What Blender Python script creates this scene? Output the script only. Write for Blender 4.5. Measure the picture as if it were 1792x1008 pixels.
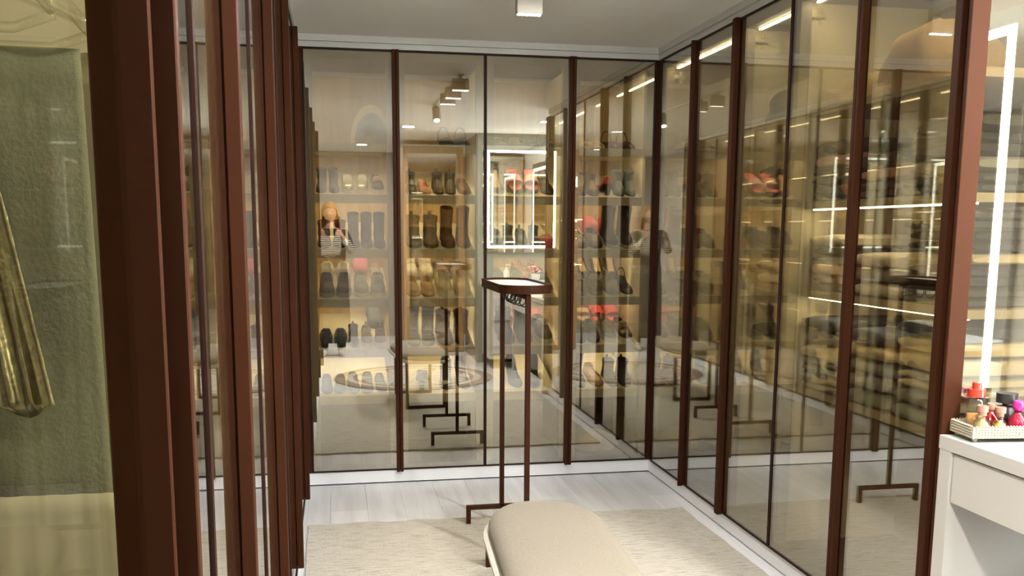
import bpy, bmesh, math, random
from mathutils import Vector, Matrix
random.seed(7)
for o in list(bpy.data.objects): bpy.data.objects.remove(o, do_unlink=True)
SC = bpy.context.scene
COL = SC.collection
PI = math.pi

# ------------------------------------------------------------------ camera
CAM_F, CAM_PX, CAM_PY = 1620.88, 885.37, 641.69
YAW, PIT, ROL, CAM_H = .1821, .1460, .0045, 1.4357
cd = bpy.data.cameras.new('camera'); cam = bpy.data.objects.new('camera', cd); COL.objects.link(cam)
cd.sensor_width = 36; cd.lens = CAM_F / 1792 * 36
cd.shift_x = (896 - CAM_PX) / 1792; cd.shift_y = (CAM_PY - 504) / 1792
cd.clip_start = .02; cd.clip_end = 60
r0 = Vector((math.cos(YAW), -math.sin(YAW), 0))
f0 = Vector((math.sin(YAW) * math.cos(PIT), math.cos(YAW) * math.cos(PIT), -math.sin(PIT)))
u0 = Vector((math.sin(YAW) * math.sin(PIT), math.cos(YAW) * math.sin(PIT), math.cos(PIT)))
R_ = r0 * math.cos(ROL) + u0 * math.sin(ROL); U_ = u0 * math.cos(ROL) - r0 * math.sin(ROL)
M = Matrix((R_, U_, -f0)).transposed().to_4x4(); M.translation = (0, 0, CAM_H)
cam.matrix_world = M
SC.camera = cam

# ------------------------------------------------------------------ world, exposure
w = bpy.data.worlds.new('world'); SC.world = w; w.use_nodes = True
w.node_tree.nodes['Background'].inputs[0].default_value = (.05, .05, .05, 1)
w.node_tree.nodes['Background'].inputs[1].default_value = 0.2
SC.view_settings.view_transform = 'Standard'; SC.view_settings.look = 'None'
SC.view_settings.gamma = 1; SC.view_settings.use_curve_mapping = False
SC.view_settings.exposure = 0.78
SC.cycles.max_bounces = 12; SC.cycles.glossy_bounces = 8; SC.cycles.diffuse_bounces = 4
SC.cycles.transparent_max_bounces = 40; SC.cycles.transmission_bounces = 8
SC.cycles.caustics_reflective = False; SC.cycles.caustics_refractive = False
SC.cycles.sample_clamp_indirect = 4

# light levels (radiance of the lamps the place has)
E_STRIP = 23.0      # warm strips inside the wardrobes
E_MIRROR = 85.0     # lit mirror frames
E_SPOT = 5.5        # ceiling spot heads, watts each
E_DOWN = 62.0       # ceiling downlights behind the camera, watts each
WARM = (1.0, .86, .58); NEUT = (1.0, .955, .89)

# ------------------------------------------------------------------ materials
MATS = {}
def nt(name):
    m = bpy.data.materials.new(name); m.use_nodes = True
    return m, m.node_tree.nodes, m.node_tree.links
def mat(name, col, rough=.5, metal=0, spec=.5, bump=0, bscale=60, var=0, vscale=8, coat=0, sheen=0, emit=None, es=0, stretch=None):
    if name in MATS: return MATS[name]
    m, N, L = nt(name); b = N['Principled BSDF']
    b.inputs['Base Color'].default_value = (*col, 1); b.inputs['Roughness'].default_value = rough
    b.inputs['Metallic'].default_value = metal; b.inputs['Specular IOR Level'].default_value = spec
    b.inputs['Coat Weight'].default_value = coat; b.inputs['Sheen Weight'].default_value = sheen
    if emit: b.inputs['Emission Color'].default_value = (*emit, 1); b.inputs['Emission Strength'].default_value = es
    if bump or var:
        tc = N.new('ShaderNodeTexCoord'); mp = N.new('ShaderNodeMapping'); L.new(tc.outputs['Object'], mp.inputs[0])
        if stretch: mp.inputs['Scale'].default_value = stretch
    if var:
        n = N.new('ShaderNodeTexNoise'); n.inputs['Scale'].default_value = vscale; n.inputs['Detail'].default_value = 4
        L.new(mp.outputs[0], n.inputs['Vector'])
        r = N.new('ShaderNodeValToRGB'); r.color_ramp.elements[0].position = .3; r.color_ramp.elements[1].position = .7
        r.color_ramp.elements[0].color = (*[c * (1 - var) for c in col], 1)
        r.color_ramp.elements[1].color = (*[min(1, c * (1 + var)) for c in col], 1)
        L.new(n.outputs[0], r.inputs[0]); L.new(r.outputs[0], b.inputs['Base Color'])
    if bump:
        n2 = N.new('ShaderNodeTexNoise'); n2.inputs['Scale'].default_value = bscale; n2.inputs['Detail'].default_value = 3
        L.new(mp.outputs[0], n2.inputs['Vector'])
        bp = N.new('ShaderNodeBump'); bp.inputs['Strength'].default_value = bump; bp.inputs['Distance'].default_value = .01
        L.new(n2.outputs[0], bp.inputs['Height']); L.new(bp.outputs[0], b.inputs['Normal'])
    MATS[name] = m; return m
def emis(name, col, s):
    if name in MATS: return MATS[name]
    m, N, L = nt(name); N.remove(N['Principled BSDF'])
    e = N.new('ShaderNodeEmission'); e.inputs[0].default_value = (*col, 1); e.inputs[1].default_value = s
    L.new(e.outputs[0], N['Material Output'].inputs[0]); MATS[name] = m; return m
def glassmat(name, tint, r0v, power=4.0, rough=0.0, rcol=(1, 1, 1), rmax=1.0):
    """thin coated pane: clear tint plus mirror reflection that grows towards grazing"""
    m, N, L = nt(name); N.remove(N['Principled BSDF'])
    lw = N.new('ShaderNodeLayerWeight'); lw.inputs[0].default_value = .5
    pw = N.new('ShaderNodeMath'); pw.operation = 'POWER'; pw.inputs[1].default_value = power
    L.new(lw.outputs['Facing'], pw.inputs[0])
    ma = N.new('ShaderNodeMath'); ma.operation = 'MULTIPLY_ADD'; ma.inputs[1].default_value = rmax - r0v; ma.inputs[2].default_value = r0v
    L.new(pw.outputs[0], ma.inputs[0])
    t = N.new('ShaderNodeBsdfTransparent'); t.inputs[0].default_value = (*tint, 1)
    g = N.new('ShaderNodeBsdfGlossy'); g.inputs['Roughness'].default_value = rough; g.inputs[0].default_value = (*rcol, 1)
    mx = N.new('ShaderNodeMixShader'); L.new(ma.outputs[0], mx.inputs[0]); L.new(t.outputs[0], mx.inputs[1]); L.new(g.outputs[0], mx.inputs[2])
    L.new(mx.outputs[0], N['Material Output'].inputs[0]); MATS[name] = m; return m
GLASS = glassmat('tinted_glass', (.93, .89, .77), .30, 5.0, rcol=(.98, .99, .985))
GLASS_N = glassmat('matt_tinted_glass', (.86, .86, .80), .02, 5.0, rough=.02, rmax=.07)
CLEAR = glassmat('clear_plastic', (.96, .96, .93), .10, 3)
def perfume(name, tint): return glassmat(name, tint, .07, 3)
BRONZE = mat('bronze_lacquer', (.037, .0122, .0052), .52, .0, .06)
BRONZE_D = mat('dark_bronze_edge', (.022, .009, .006), .6, 0, .1)
TAUPE = mat('taupe_laminate', (.27, .245, .205), .45)
DARKT = mat('dark_taupe_laminate', (.11, .10, .085), .5)  # taupe darkened to imitate shade in the unlit wardrobe bases
BEIGEL = mat('beige_laminate', (.44, .40, .31), .5)
LIP = mat('taupe_shelf_edge', (.36, .31, .22), .5, var=.08, vscale=14, stretch=(1, 1, 8))
CREAM = mat('cream_laminate', (.74, .69, .56), .5)
SHELFC = mat('cream_shelf_board', (.80, .75, .60), .5)
WHITEL = mat('white_lacquer', (.76, .77, .80), .3)
TRIMW = mat('white_trim_paint', (.52, .52, .49), .5)
CEIL = mat('ceiling_paint', (.86, .845, .80), .9, var=.02, vscale=1.5)
WALLP = mat('wall_paint', (.76, .73, .67), .9)
BLACK = mat('black_plastic', (.012, .012, .013), .35)
MIRROR = mat('mirror_silver', (.92, .94, .92), .02, 1.0)
CHROME = mat('satin_nickel', (.62, .57, .44), .38, .35)
STRIP = emis('warm_led', WARM, E_STRIP)
LEDW = emis('mirror_led', (.96, 1.0, .96), E_MIRROR)
SPOTE = emis('spot_led', (1, .96, .9), 40)
def woodmat(name, c1, c2, scale=(1, 1, .06), sc=26, rough=.5):
    if name in MATS: return MATS[name]
    m, N, L = nt(name); b = N['Principled BSDF']; b.inputs['Roughness'].default_value = rough
    tc = N.new('ShaderNodeTexCoord'); mp = N.new('ShaderNodeMapping'); mp.inputs['Scale'].default_value = scale
    L.new(tc.outputs['Object'], mp.inputs[0])
    n = N.new('ShaderNodeTexNoise'); n.inputs['Scale'].default_value = sc; n.inputs['Detail'].default_value = 6; n.inputs['Roughness'].default_value = .6
    L.new(mp.outputs[0], n.inputs['Vector'])
    r = N.new('ShaderNodeValToRGB'); r.color_ramp.elements[0].position = .32; r.color_ramp.elements[1].position = .68
    r.color_ramp.elements[0].color = (*c1, 1); r.color_ramp.elements[1].color = (*c2, 1)
    L.new(n.outputs[0], r.inputs[0]); L.new(r.outputs[0], b.inputs['Base Color']); MATS[name] = m; return m
WOOD = woodmat('oak_veneer', (.40, .27, .12), (.56, .41, .21))
WOODR = woodmat('walnut_frame', (.22, .12, .05), (.36, .21, .09))
FLOORM = [woodmat('pale_floor_%d' % i, tuple(c * k for c in (.60, .61, .645)), tuple(c * k for c in (.77, .78, .82)), (1.6, .09, 1), 9, .28) for i, k in enumerate((1.0, .94, 1.05))]

# ------------------------------------------------------------------ mesh helpers
class MB:
    def __init__(s): s.v = []; s.f = []; s.mi = []
    def add(s, vs, fs, mi=0):
        o = len(s.v); s.v += [tuple(v) for v in vs]; s.f += [tuple(i + o for i in f) for f in fs]; s.mi += [mi] * len(fs); return s
    def box(s, a, b, mi=0):
        (x0, y0, z0), (x1, y1, z1) = [min(p, q) for p, q in zip(a, b)], [max(p, q) for p, q in zip(a, b)]
        s.add([(x0, y0, z0), (x1, y0, z0), (x1, y1, z0), (x0, y1, z0), (x0, y0, z1), (x1, y0, z1), (x1, y1, z1), (x0, y1, z1)],
              [(0, 3, 2, 1), (4, 5, 6, 7), (0, 1, 5, 4), (1, 2, 6, 5), (2, 3, 7, 6), (3, 0, 4, 7)], mi); return s
    def hexa(s, bot, top, mi=0):
        n = len(bot); s.add(list(bot) + list(top), [tuple(range(n))[::-1], tuple(range(n, 2 * n))] + [(i, (i + 1) % n, n + (i + 1) % n, n + i) for i in range(n)], mi); return s
    def loft(s, rings, cap0=True, cap1=True, closed=True, mi=0):
        n = len(rings[0]); vs = [p for r in rings for p in r]; fs = []
        for k in range(len(rings) - 1):
            for i in range(n if closed else n - 1):
                j = (i + 1) % n; fs.append((k * n + i, k * n + j, (k + 1) * n + j, (k + 1) * n + i))
        if cap0: fs.append(tuple(range(n))[::-1])
        if cap1: fs.append(tuple(range((len(rings) - 1) * n, len(rings) * n)))
        s.add(vs, fs, mi); return s
    def tube(s, pts, r, n=8, mi=0, caps=True, closed=False):
        pts = [Vector(p) for p in pts]; rs = r if isinstance(r, (list, tuple)) else [r] * len(pts); rings = []
        for i, p in enumerate(pts):
            if closed: d = (pts[(i + 1) % len(pts)] - pts[i - 1])
            else: d = pts[min(i + 1, len(pts) - 1)] - pts[max(i - 1, 0)]
            d = d.normalized() if d.length > 1e-9 else Vector((0, 0, 1))
            up = Vector((0, 0, 1)) if abs(d.z) < .9 else Vector((0, 1, 0))
            a = d.cross(up).normalized(); b = d.cross(a).normalized()
            rings.append([p + (a * math.cos(t) + b * math.sin(t)) * rs[i] for t in [2 * PI * k / n for k in range(n)]])
        if closed: rings.append(rings[0]); caps = False
        return s.loft(rings, caps, caps, True, mi)
    def lathe(s, prof, c=(0, 0, 0), n=24, mi=0, sx=1, sy=1):
        rings = [[(c[0] + r * sx * math.cos(2 * PI * k / n), c[1] + r * sy * math.sin(2 * PI * k / n), c[2] + z) for k in range(n)] for r, z in prof]
        return s.loft(rings, True, True, True, mi)
    def build(s, name, m, parent=None, smooth=False, loc=None, bevel=0):
        me = bpy.data.meshes.new(name); me.from_pydata(s.v, [], s.f)
        ms = m if isinstance(m, (list, tuple)) else [m]
        for x in ms: me.materials.append(x)
        if len(ms) > 1: me.polygons.foreach_set('material_index', s.mi)
        bm = bmesh.new(); bm.from_mesh(me); bmesh.ops.recalc_face_normals(bm, faces=bm.faces)
        if bevel: bmesh.ops.bevel(bm, geom=list(bm.edges), offset=bevel, segments=1, affect='EDGES')
        bm.to_mesh(me); bm.free()
        if smooth:
            me.polygons.foreach_set('use_smooth', [True] * len(me.polygons))
        me.update()
        o = bpy.data.objects.new(name, me); COL.objects.link(o)
        if parent is not None: o.parent = parent
        if loc: o.location = loc
        return o
def smooth_by_angle(o, a=40):
    me = o.data
    bm = bmesh.new(); bm.from_mesh(me); c = math.radians(a)
    for e in bm.edges:
        e.smooth = not (len(e.link_faces) == 2 and e.calc_face_angle(0) > c)
    for f in bm.faces: f.smooth = True
    bm.to_mesh(me); bm.free()
def tag(o, label=None, cat=None, group=None, kind=None):
    if label: o['label'] = label
    if cat: o['category'] = cat
    if group: o['group'] = group
    if kind: o['kind'] = kind
    return o
def empty(name, loc=(0, 0, 0), rz=0, label=None, cat=None, group=None):
    o = bpy.data.objects.new(name, None); o.empty_display_size = .05; COL.objects.link(o)
    o.location = loc; o.rotation_euler = (0, 0, rz); tag(o, label, cat, group); return o
def struct(name, mb, m, parent=None, smooth=False):
    o = mb.build(name, m, parent, smooth)
    if parent is None: o['kind'] = 'structure'
    return o
def box(name, a, b, m, parent=None, bevel=0): return MB().box(a, b).build(name, m, parent, bevel=bevel)

# ------------------------------------------------------------------ key dimensions
ZT, ZB, ZC = 2.388, .078, 2.457          # door top, door bottom, ceiling
YB, XR, XL = 5.19, 1.827, -.176          # door planes: back, right, left
YEND = 2.47                              # near end of the right-hand wardrobes
BX = [-.149 + .4917 * i for i in range(5)]
REAR = -2.3

# ------------------------------------------------------------------ room shell
fl = struct('floor', MB().box((-1.6, REAR, -.06), (3.3, 6.0, -.0115)), mat('screed', (.5, .49, .5), .8))
k = 0
for ix in range(14):
    x0 = -.62 + ix * .19
    if x0 > 1.95: break
    y = 5.2 - (ix % 3) * .42
    segs = []; y1 = 5.2
    while y1 > .9:
        y0 = max(.9, (y - 1.22) if y1 == 5.2 and ix % 3 else y1 - 1.22)
        if y1 == 5.2: y0 = 5.2 - (.5 + (ix % 3) * .36)
        segs.append((y0, y1)); y1 = y0
    for y0, y1 in segs:
        MB().box((x0 + .0005, y0 + .0005, -.0115), (x0 + .1895, y1 - .0005, 0)).build('plank', FLOORM[(ix * 2 + k) % 3], fl); k += 1
box('underlay_floor', (-1.6, REAR, -.0115), (3.3, .9, 0), FLOORM[0], fl)
box('underlay_floor', (1.95, .9, -.0115), (3.3, 5.2, 0), FLOORM[0], fl)
struct('ceiling', MB().box((-1.6, REAR, ZC), (3.3, 6.0, ZC + .08)), CEIL)
struct('wall_back', MB().box((-1.6, 5.86, 0), (3.3, 5.98, ZC)), WALLP)
struct('wall_left', MB().box((-1.6, REAR, 0), (-.80, 6.0, ZC)), WALLP)
struct('wall_right', MB().box((2.45, REAR, 0), (2.6, 6.0, ZC)), WALLP)
struct('wall_rear', MB().box((-.8, REAR - .1, 0), (2.6, REAR, ZC)), mat('rear_wall_paint', (.36, .34, .31), .9))
struct('wall_alcove', MB().box((1.52, -.55, 0), (2.45, .42, ZC)), mat('alcove_panel', (.16, .17, .145), .35))
# plinths and cornice trim
def trim(name, a, b, m): return struct(name, MB().box(a, b), m)
trim('baseboard_back', (XL - .02, YB + .006, 0.007), (XR + .01, YB + .03, ZB - .004), WHITEL)
trim('baseboard_right', (XR + .006, YEND - .03, 0.007), (XR + .03, YB + .006, ZB - .004), WHITEL)
trim('baseboard_left', (XL - .03, .42, 0.007), (XL - .006, YB, ZB - .004), WHITEL)
zc1 = 2.424
trim('trim_1', (XL - .6, YB + .004, ZT + .006), (XR + .62, YB + .04, zc1 - .0015), TRIMW)
trim('trim_2', (XL - .6, YB - .006, zc1), (XR + .62, YB + .04, ZC), TRIMW)
trim('trim_3', (XR + .004, YEND - .03, ZT + .006), (XR + .04, YB + .004, zc1 - .0015), TRIMW)
trim('trim_4', (XR - .006, YEND - .03, zc1), (XR + .04, YB - .006, ZC), TRIMW)
trim('trim_5', (XL - .04, .42, ZT + .006), (XL - .004, YB + .004, zc1 - .0015), TRIMW)
trim('trim_6', (XL - .04, .42, zc1), (XL + .006, YB - .006, ZC), TRIMW)

# ------------------------------------------------------------------ wardrobe runs
class Run:
    """local (s along the run, n out into the room, z)"""
    def __init__(self, o, S, N): self.o = Vector(o); self.S = Vector(S); self.N = Vector(N)
    def p(self, s, n, z): q = self.o + self.S * s + self.N * n; return (q.x, q.y, z)
    def box(self, mb, s0, s1, n0, n1, z0, z1, mi=0): return mb.box(self.p(s0, n0, z0), self.p(s1, n1, z1), mi)
    def part(self, name, m, parent, s0, s1, n0, n1, z0, z1, bevel=0):
        mb = MB(); self.box(mb, s0, s1, n0, n1, z0, z1); return mb.build(name, m, parent, bevel=bevel)
FB = .007        # visible bronze edge of a door leaf
def door(run, cab, s0, s1, handle=None, hp=.025, hw=.017, label=None, ztop=ZT, zbot=ZB, glass=None):
    """handle: 'lo','hi' or None - the stile that carries the full-height pull"""
    mb = MB(); g = .0012
    a, b = s0 + g, s1 - g
    run.box(mb, a, a + FB, -.012, .003, zbot, ztop); run.box(mb, b - FB, b, -.012, .003, zbot, ztop)
    run.box(mb, a + FB, b - FB, -.012, .003, ztop - FB, ztop); run.box(mb, a + FB, b - FB, -.012, .003, zbot, zbot + FB)
    d = mb.build('door', BRONZE_D, cab)
    if label: d['label'] = label
    run.part('glass_pane', glass or GLASS, d, a + FB, b - FB, -.006, -.001, zbot + FB, ztop - FB)
    if handle:
        h0, h1 = (a, a + hw) if handle == 'lo' else (b - hw, b)
        mb = MB(); run.box(mb, h0, h1, .0, hp, zbot - .008, ztop + .004)
        e0, e1 = (h0, h0 + .004) if handle == 'hi' else (h1 - .004, h1)
        h = mb.build('handle', BRONZE, d, bevel=.0015)
    return d
def led(run, parent, s0, s1, n0, n1, z0, z1):
    return run.part('led_strip', STRIP, parent, s0, s1, n0, n1, z0, z1)
def carcass(run, name, label, s0, s1, depth=.58, st=.045, mids=(), back=WOOD, open_lo=False, lining=None):
    lining = lining or CREAM
    cab = empty(name, (0, 0, 0), 0, label, 'wardrobe')
    z0, z1 = ZB, ZT
    if not open_lo: run.part('side_panel', TAUPE, cab, s0, s0 + .018, -depth, -.014, z0, z1)
    run.part('side_panel', TAUPE, cab, s1 - .018, s1, -depth, -.014, z0, z1)
    run.part('top_panel', TAUPE, cab, s0 + .018, s1 - .018, -depth, -.014, z1 - .018, z1)
    run.part('top_rail', TAUPE, cab, s0 + .018, s1 - .018, -.060, -.014, z1 - .05, z1 - .018)
    run.part('bottom_panel', DARKT, cab, s0 + .018, s1 - .018, -depth, -.014, z0, z0 + .03)  # floor colour carries the shade of the unlit base
    run.part('back_panel', back, cab, s0 + .018, s1 - .018, -depth + .002, -depth + .016, z0 + .03, z1 - .05)
    # face stiles seen as grey borders behind the glass
    for a, b in ((s0 + .018, s0 + st), (s1 - st, s1 - .018))[1 if open_lo else 0:]: run.part('face_stile', TAUPE, cab, a, b, -.06, -.014, z0 + .03, z1 - .05)
    for m_ in mids:
        run.part('partition', TAUPE, cab, m_ - st, m_ + st, -.06, -.014, z0 + .03, z1 - .05)
        run.part('partition', CREAM, cab, m_ - .010, m_ + .010, -depth + .016, -.06, z0 + .03, z1 - .05)
    # cream inner linings of the sides
    if not open_lo: run.part('side_lining', lining, cab, s0 + .018, s0 + .024, -depth + .016, -.06, z0 + .03, z1 - .05)
    run.part('side_lining', lining, cab, s1 - .024, s1 - .018, -depth + .016, -.06, z0 + .03, z1 - .05)
    return cab

# ---- back run: four doors, sloped shoe shelves
BACK = Run((0, YB, 0), (1, 0, 0), (0, -1, 0))
SHZ = [1.905, 1.629, 1.327, 1.051, .768, .500]      # top of each shelf's front edge
SLOPE = math.radians(16)
DEP = .64
def shoe_bay(cab, a, b):
    """a,b: clear opening in s"""
    for i, z in enumerate(SHZ):
        lip = BACK.part('shelf', LIP, cab, a, b, -.085, -.064, z - .047, z)
        if i == 0:
            BACK.part('shelf_board', SHELFC, lip, a, b, -DEP + .016, -.085, z - .03, z - .002)
        else:
            y0, y1 = YB + .085, YB + DEP - .016; dz = (y1 - y0) * math.tan(SLOPE)
            mb = MB(); t = .018
            mb.hexa([(a, y0, z - t), (b, y0, z - t), (b, y1, z + dz - t), (a, y1, z + dz - t)], [(a, y0, z - .002), (b, y0, z - .002), (b, y1, z + dz), (a, y1, z + dz)])
            mb.build('shelf_board', SHELFC, lip)
        if i < 5: zz = z + ((.36 - .085) * math.tan(SLOPE) if i else -.012) - .019; q_ = .36 if i else .115; led(BACK, lip, a + .01, b - .01, -q_ - .012, -q_ + .004, zz - .008, zz - .002)
    led(BACK, cab, a + .01, b - .01, -.092, -.078, ZT - .026, ZT - .020)
cabs_b = []
for c, (i0, lab) in enumerate(((0, 'bronze-framed glass shoe wardrobe on the back wall beside the left-hand wardrobes'), (2, 'bronze-framed glass shoe wardrobe on the back wall at the right-hand corner'))):
    s0, s1 = BX[i0], BX[i0 + 2]
    cab = carcass(BACK, 'shoe_wardrobe', lab, s0, s1, DEP, .05, [BX[i0 + 1]])
    for a_, b_ in ((s0 + .025, BX[i0 + 1] - .011), (BX[i0 + 1] + .011, s1 - .025)): BACK.part('base_shade_panel', DARKT, cab, a_, b_, -DEP + .017, -DEP + .024, ZB + .031, .455)  # dark sheet over the lower back, imitating shade in the open base
    shoe_bay(cab, s0 + .05, BX[i0 + 1] - .05); shoe_bay(cab, BX[i0 + 1] + .05, s1 - .05)
    door(BACK, cab, s0, BX[i0 + 1], 'hi'); door(BACK, cab, BX[i0 + 1], s1, 'lo')
    cabs_b.append(cab)
# corner fillers
struct('trim_7', MB().box((BX[4] + .001, YB - .004, ZB), (XR + .03, YB + .05, ZT)), BRONZE)
struct('trim_8', MB().box((XL - .03, YB - .0, ZB), (BX[0] - .001, YB + .05, ZT)), BRONZE)

# ---- right run
RIGHT = Run((XR, 0, 0), (0, 1, 0), (-1, 0, 0))
RY = [2.515, 3.064, 3.608, 4.119, 4.619, 5.14]
RSH = [1.92, 1.555, 1.20, .80]
def flat_bay(run, cab, a, b, depth, shelves, top_led=True, leds=True, m=CREAM, n_front=-.07):
    for z in shelves:
        lip = run.part('shelf', LIP, cab, a, b, -depth + .016, n_front, z - .028, z)
        if leds is True or (leds and z in leds): led(run, lip, a + .03, b - .03, n_front - .034, n_front - .022, z - .0335, z - .0285)
    if top_led: led(run, cab, a + .02, b - .02, -.080, -.066, ZT - .058, ZT - .052); run.part('led_channel', TAUPE, cab, a + .02, b - .02, -.080, -.066, ZT - .0515, ZT - .0185)
def hinge(run, cab, s, n, z):
    mb = MB(); d = .004
    run.box(mb, s, s - .006, n - .055, n, z - .012, z + .012); run.box(mb, s, s - .012, n - .045, n - .010, z - .006, z + .006)
    run.box(mb, s, s - .008, n - .040, n - .022, z + .012, z + .030); run.box(mb, s, s - .005, n - .038, n - .026, z - .034, z - .012)
    run.box(mb, s - .006, s - .014, n - .036, n - .028, z + .014, z + .026); run.box(mb, s - .012, s - .018, n - .006, n + .030, z - .009, z + .009)
    return mb.build('hinge', CHROME, cab)
cabR = []
for (i0, i1, lab, hs) in ((3, 5, 'tall glass wardrobe in the right-hand corner nearest the back wall', ['lo', 'lo']),
                          (2, 3, 'single-door glass wardrobe in the middle of the right-hand side', ['hi']),
                          (0, 2, 'two-door glass wardrobe on the right beside the white dressing table', ['hi', 'lo'])):
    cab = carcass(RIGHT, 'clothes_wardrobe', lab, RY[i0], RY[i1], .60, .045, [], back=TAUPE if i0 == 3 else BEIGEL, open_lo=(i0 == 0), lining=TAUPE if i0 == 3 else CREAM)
    flat_bay(RIGHT, cab, RY[i0] + (.010 if i0 == 0 else .046), RY[i1] - .046, .60, RSH, leds={3: False, 2: False, 0: (1.555, 1.20)}[i0])
    for k in range(i0, i1): door(RIGHT, cab, RY[k], RY[k + 1], hs[k - i0])
    for z in (2.29, 1.05): hinge(RIGHT, cab, RY[i1] - .024, -.075, z)
    cabR.append(cab)
# glazed end of the right run (faces the camera, beside the dressing table)
END = Run((0, YEND, 0), (1, 0, 0), (0, -1, 0))
ecab = cabR[2]
d = MB()
END.box(d, XR + .03, 2.43, -.012, .002, ZT - .01, ZT); END.box(d, XR + .03, 2.43, -.012, .002, ZB, ZB + .01); END.box(d, 2.42, 2.43, -.012, .002, ZB + .01, ZT - .01)
d = d.build('end_frame', BRONZE_D, ecab); END.part('glass_pane', GLASS, d, XR + .03, 2.42, -.008, -.003, ZB + .01, ZT - .01)
RIGHT.part('end_post', BRONZE, ecab, YEND - .004, YEND + .012, -.03, .030, ZB - .008, ZT + .004, bevel=.002)
RIGHT.part('end_post', BRONZE, ecab, YEND + .046, YEND + .078, .004, .026, ZB - .008, ZT + .004, bevel=.0015)
RIGHT.part('shadow_gap', BLACK, ecab, YEND + .012, YEND + .043, -.03, -.001, ZB, ZT)

# ---- left run
LEFT = Run((XL, 0, 0), (0, 1, 0), (1, 0, 0))
LJ = [.42, 1.30, 2.19, 3.20, 4.215, 5.16]; LH = [.885, 1.676, 2.667, 3.72, 4.71]
llab = ['nearest glass wardrobe at the left edge with a sage garment inside', 'second nearest glass wardrobe on the left-hand side', 'middle glass wardrobe on the left-hand side', 'second farthest glass wardrobe on the left-hand side', 'farthest glass wardrobe on the left against the back wall']
cabL = []
for i in range(5):
    a, h, b = LJ[i], LH[i], LJ[i + 1]
    cab = carcass(LEFT, 'clothes_wardrobe', llab[i], a, b, .60, .03, [] if i == 0 else [h], back=CREAM)
    if i == 0:
        flat_bay(LEFT, cab, a + .03, b - .03, .60, [1.98], top_led=False, leds=False)
    else:
        for u, v in ((a + .032, h - .046), (h + .046, b - .032)): flat_bay(LEFT, cab, u, v, .60, RSH)
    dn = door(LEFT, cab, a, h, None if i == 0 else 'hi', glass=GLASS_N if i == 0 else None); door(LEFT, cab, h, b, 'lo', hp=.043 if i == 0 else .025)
    if i == 0: LEFT.part('handle', BRONZE, dn, h - .017, h - .0075, -.027, .0245, ZB - .008, ZT + .004, bevel=.0015)  # portion behind the pane stands in for the handle's mirror image
    cabL.append(cab)

# ------------------------------------------------------------------ rugs
def rugmat():
    m, N, L = nt('woven_rug'); b = N['Principled BSDF']; b.inputs['Roughness'].default_value = .95; b.inputs['Specular IOR Level'].default_value = .1
    tc = N.new('ShaderNodeTexCoord'); mp = N.new('ShaderNodeMapping'); mp.inputs['Scale'].default_value = (6, 85, 1); L.new(tc.outputs['Object'], mp.inputs[0])
    n = N.new('ShaderNodeTexNoise'); n.inputs['Scale'].default_value = 1.6; n.inputs['Detail'].default_value = 5; n.inputs['Roughness'].default_value = .7; L.new(mp.outputs[0], n.inputs['Vector'])
    r = N.new('ShaderNodeValToRGB'); e = r.color_ramp.elements
    e[0].position = .33; e[0].color = (.23, .20, .165, 1); e[1].position = .52; e[1].color = (.60, .57, .51, 1)
    x = e.new(.43); x.color = (.49, .455, .40, 1); L.new(n.outputs[0], r.inputs[0]); L.new(r.outputs[0], b.inputs['Base Color'])
    mp2 = N.new('ShaderNodeMapping'); mp2.inputs['Scale'].default_value = (90, 160, 1); L.new(tc.outputs['Object'], mp2.inputs[0])
    v = N.new('ShaderNodeTexVoronoi'); v.inputs['Scale'].default_value = 1.0; L.new(mp2.outputs[0], v.inputs['Vector'])
    bp = N.new('ShaderNodeBump'); bp.inputs['Strength'].default_value = .8; bp.inputs['Distance'].default_value = .006; L.new(v.outputs['Distance'], bp.inputs['Height']); L.new(bp.outputs[0], b.inputs['Normal'])
    return m
mb = MB(); nx, ny = 40, 40
x0, x1, y0, y1 = -.15, 1.755, 2.22, 4.455
def rugp(i, j, z):
    u, v = i / nx, j / ny; x = x0 + (x1 - x0) * u; y = y0 + (y1 - y0) * v
    if i in (0, nx): x += .002 * math.sin(j * 1.7) + .004 * math.sin(j * .31)
    if j in (0, ny): y += .006 * math.sin(i * 1.3)
    if j > ny * .6: y += -.03 * u * ((v - .6) / .4)
    return (x, y, z + .0015 * math.sin(i * .9 + j * .7))
vs = [rugp(i, j, .012) for j in range(ny + 1) for i in range(nx + 1)]; fs = [(j * (nx + 1) + i, j * (nx + 1) + i + 1, (j + 1) * (nx + 1) + i + 1, (j + 1) * (nx + 1) + i) for j in range(ny) for i in range(nx)]
mb.add(vs, fs)
per = [(i, 0) for i in range(nx)] + [(nx, j) for j in range(ny)] + [(i, ny) for i in range(nx, 0, -1)] + [(0, j) for j in range(ny, 0, -1)]
vb = [(rugp(i, j, 0)[0], rugp(i, j, 0)[1], .0005) for i, j in per]; o_ = len(mb.v); mb.v += vb; n_ = len(per)
for q in range(n_):
    a = per[q][1] * (nx + 1) + per[q][0]; b = per[(q + 1) % n_][1] * (nx + 1) + per[(q + 1) % n_][0]
    mb.f.append((a, b, o_ + (q + 1) % n_, o_ + q)); mb.mi.append(0)
mb.f.append(tuple(range(o_, o_ + n_))); mb.mi.append(0)
tag(mb.build('woven_rug', rugmat(), smooth=False), 'large flat-woven beige rug with fine grey streaks on the pale floor', 'rug')
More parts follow.
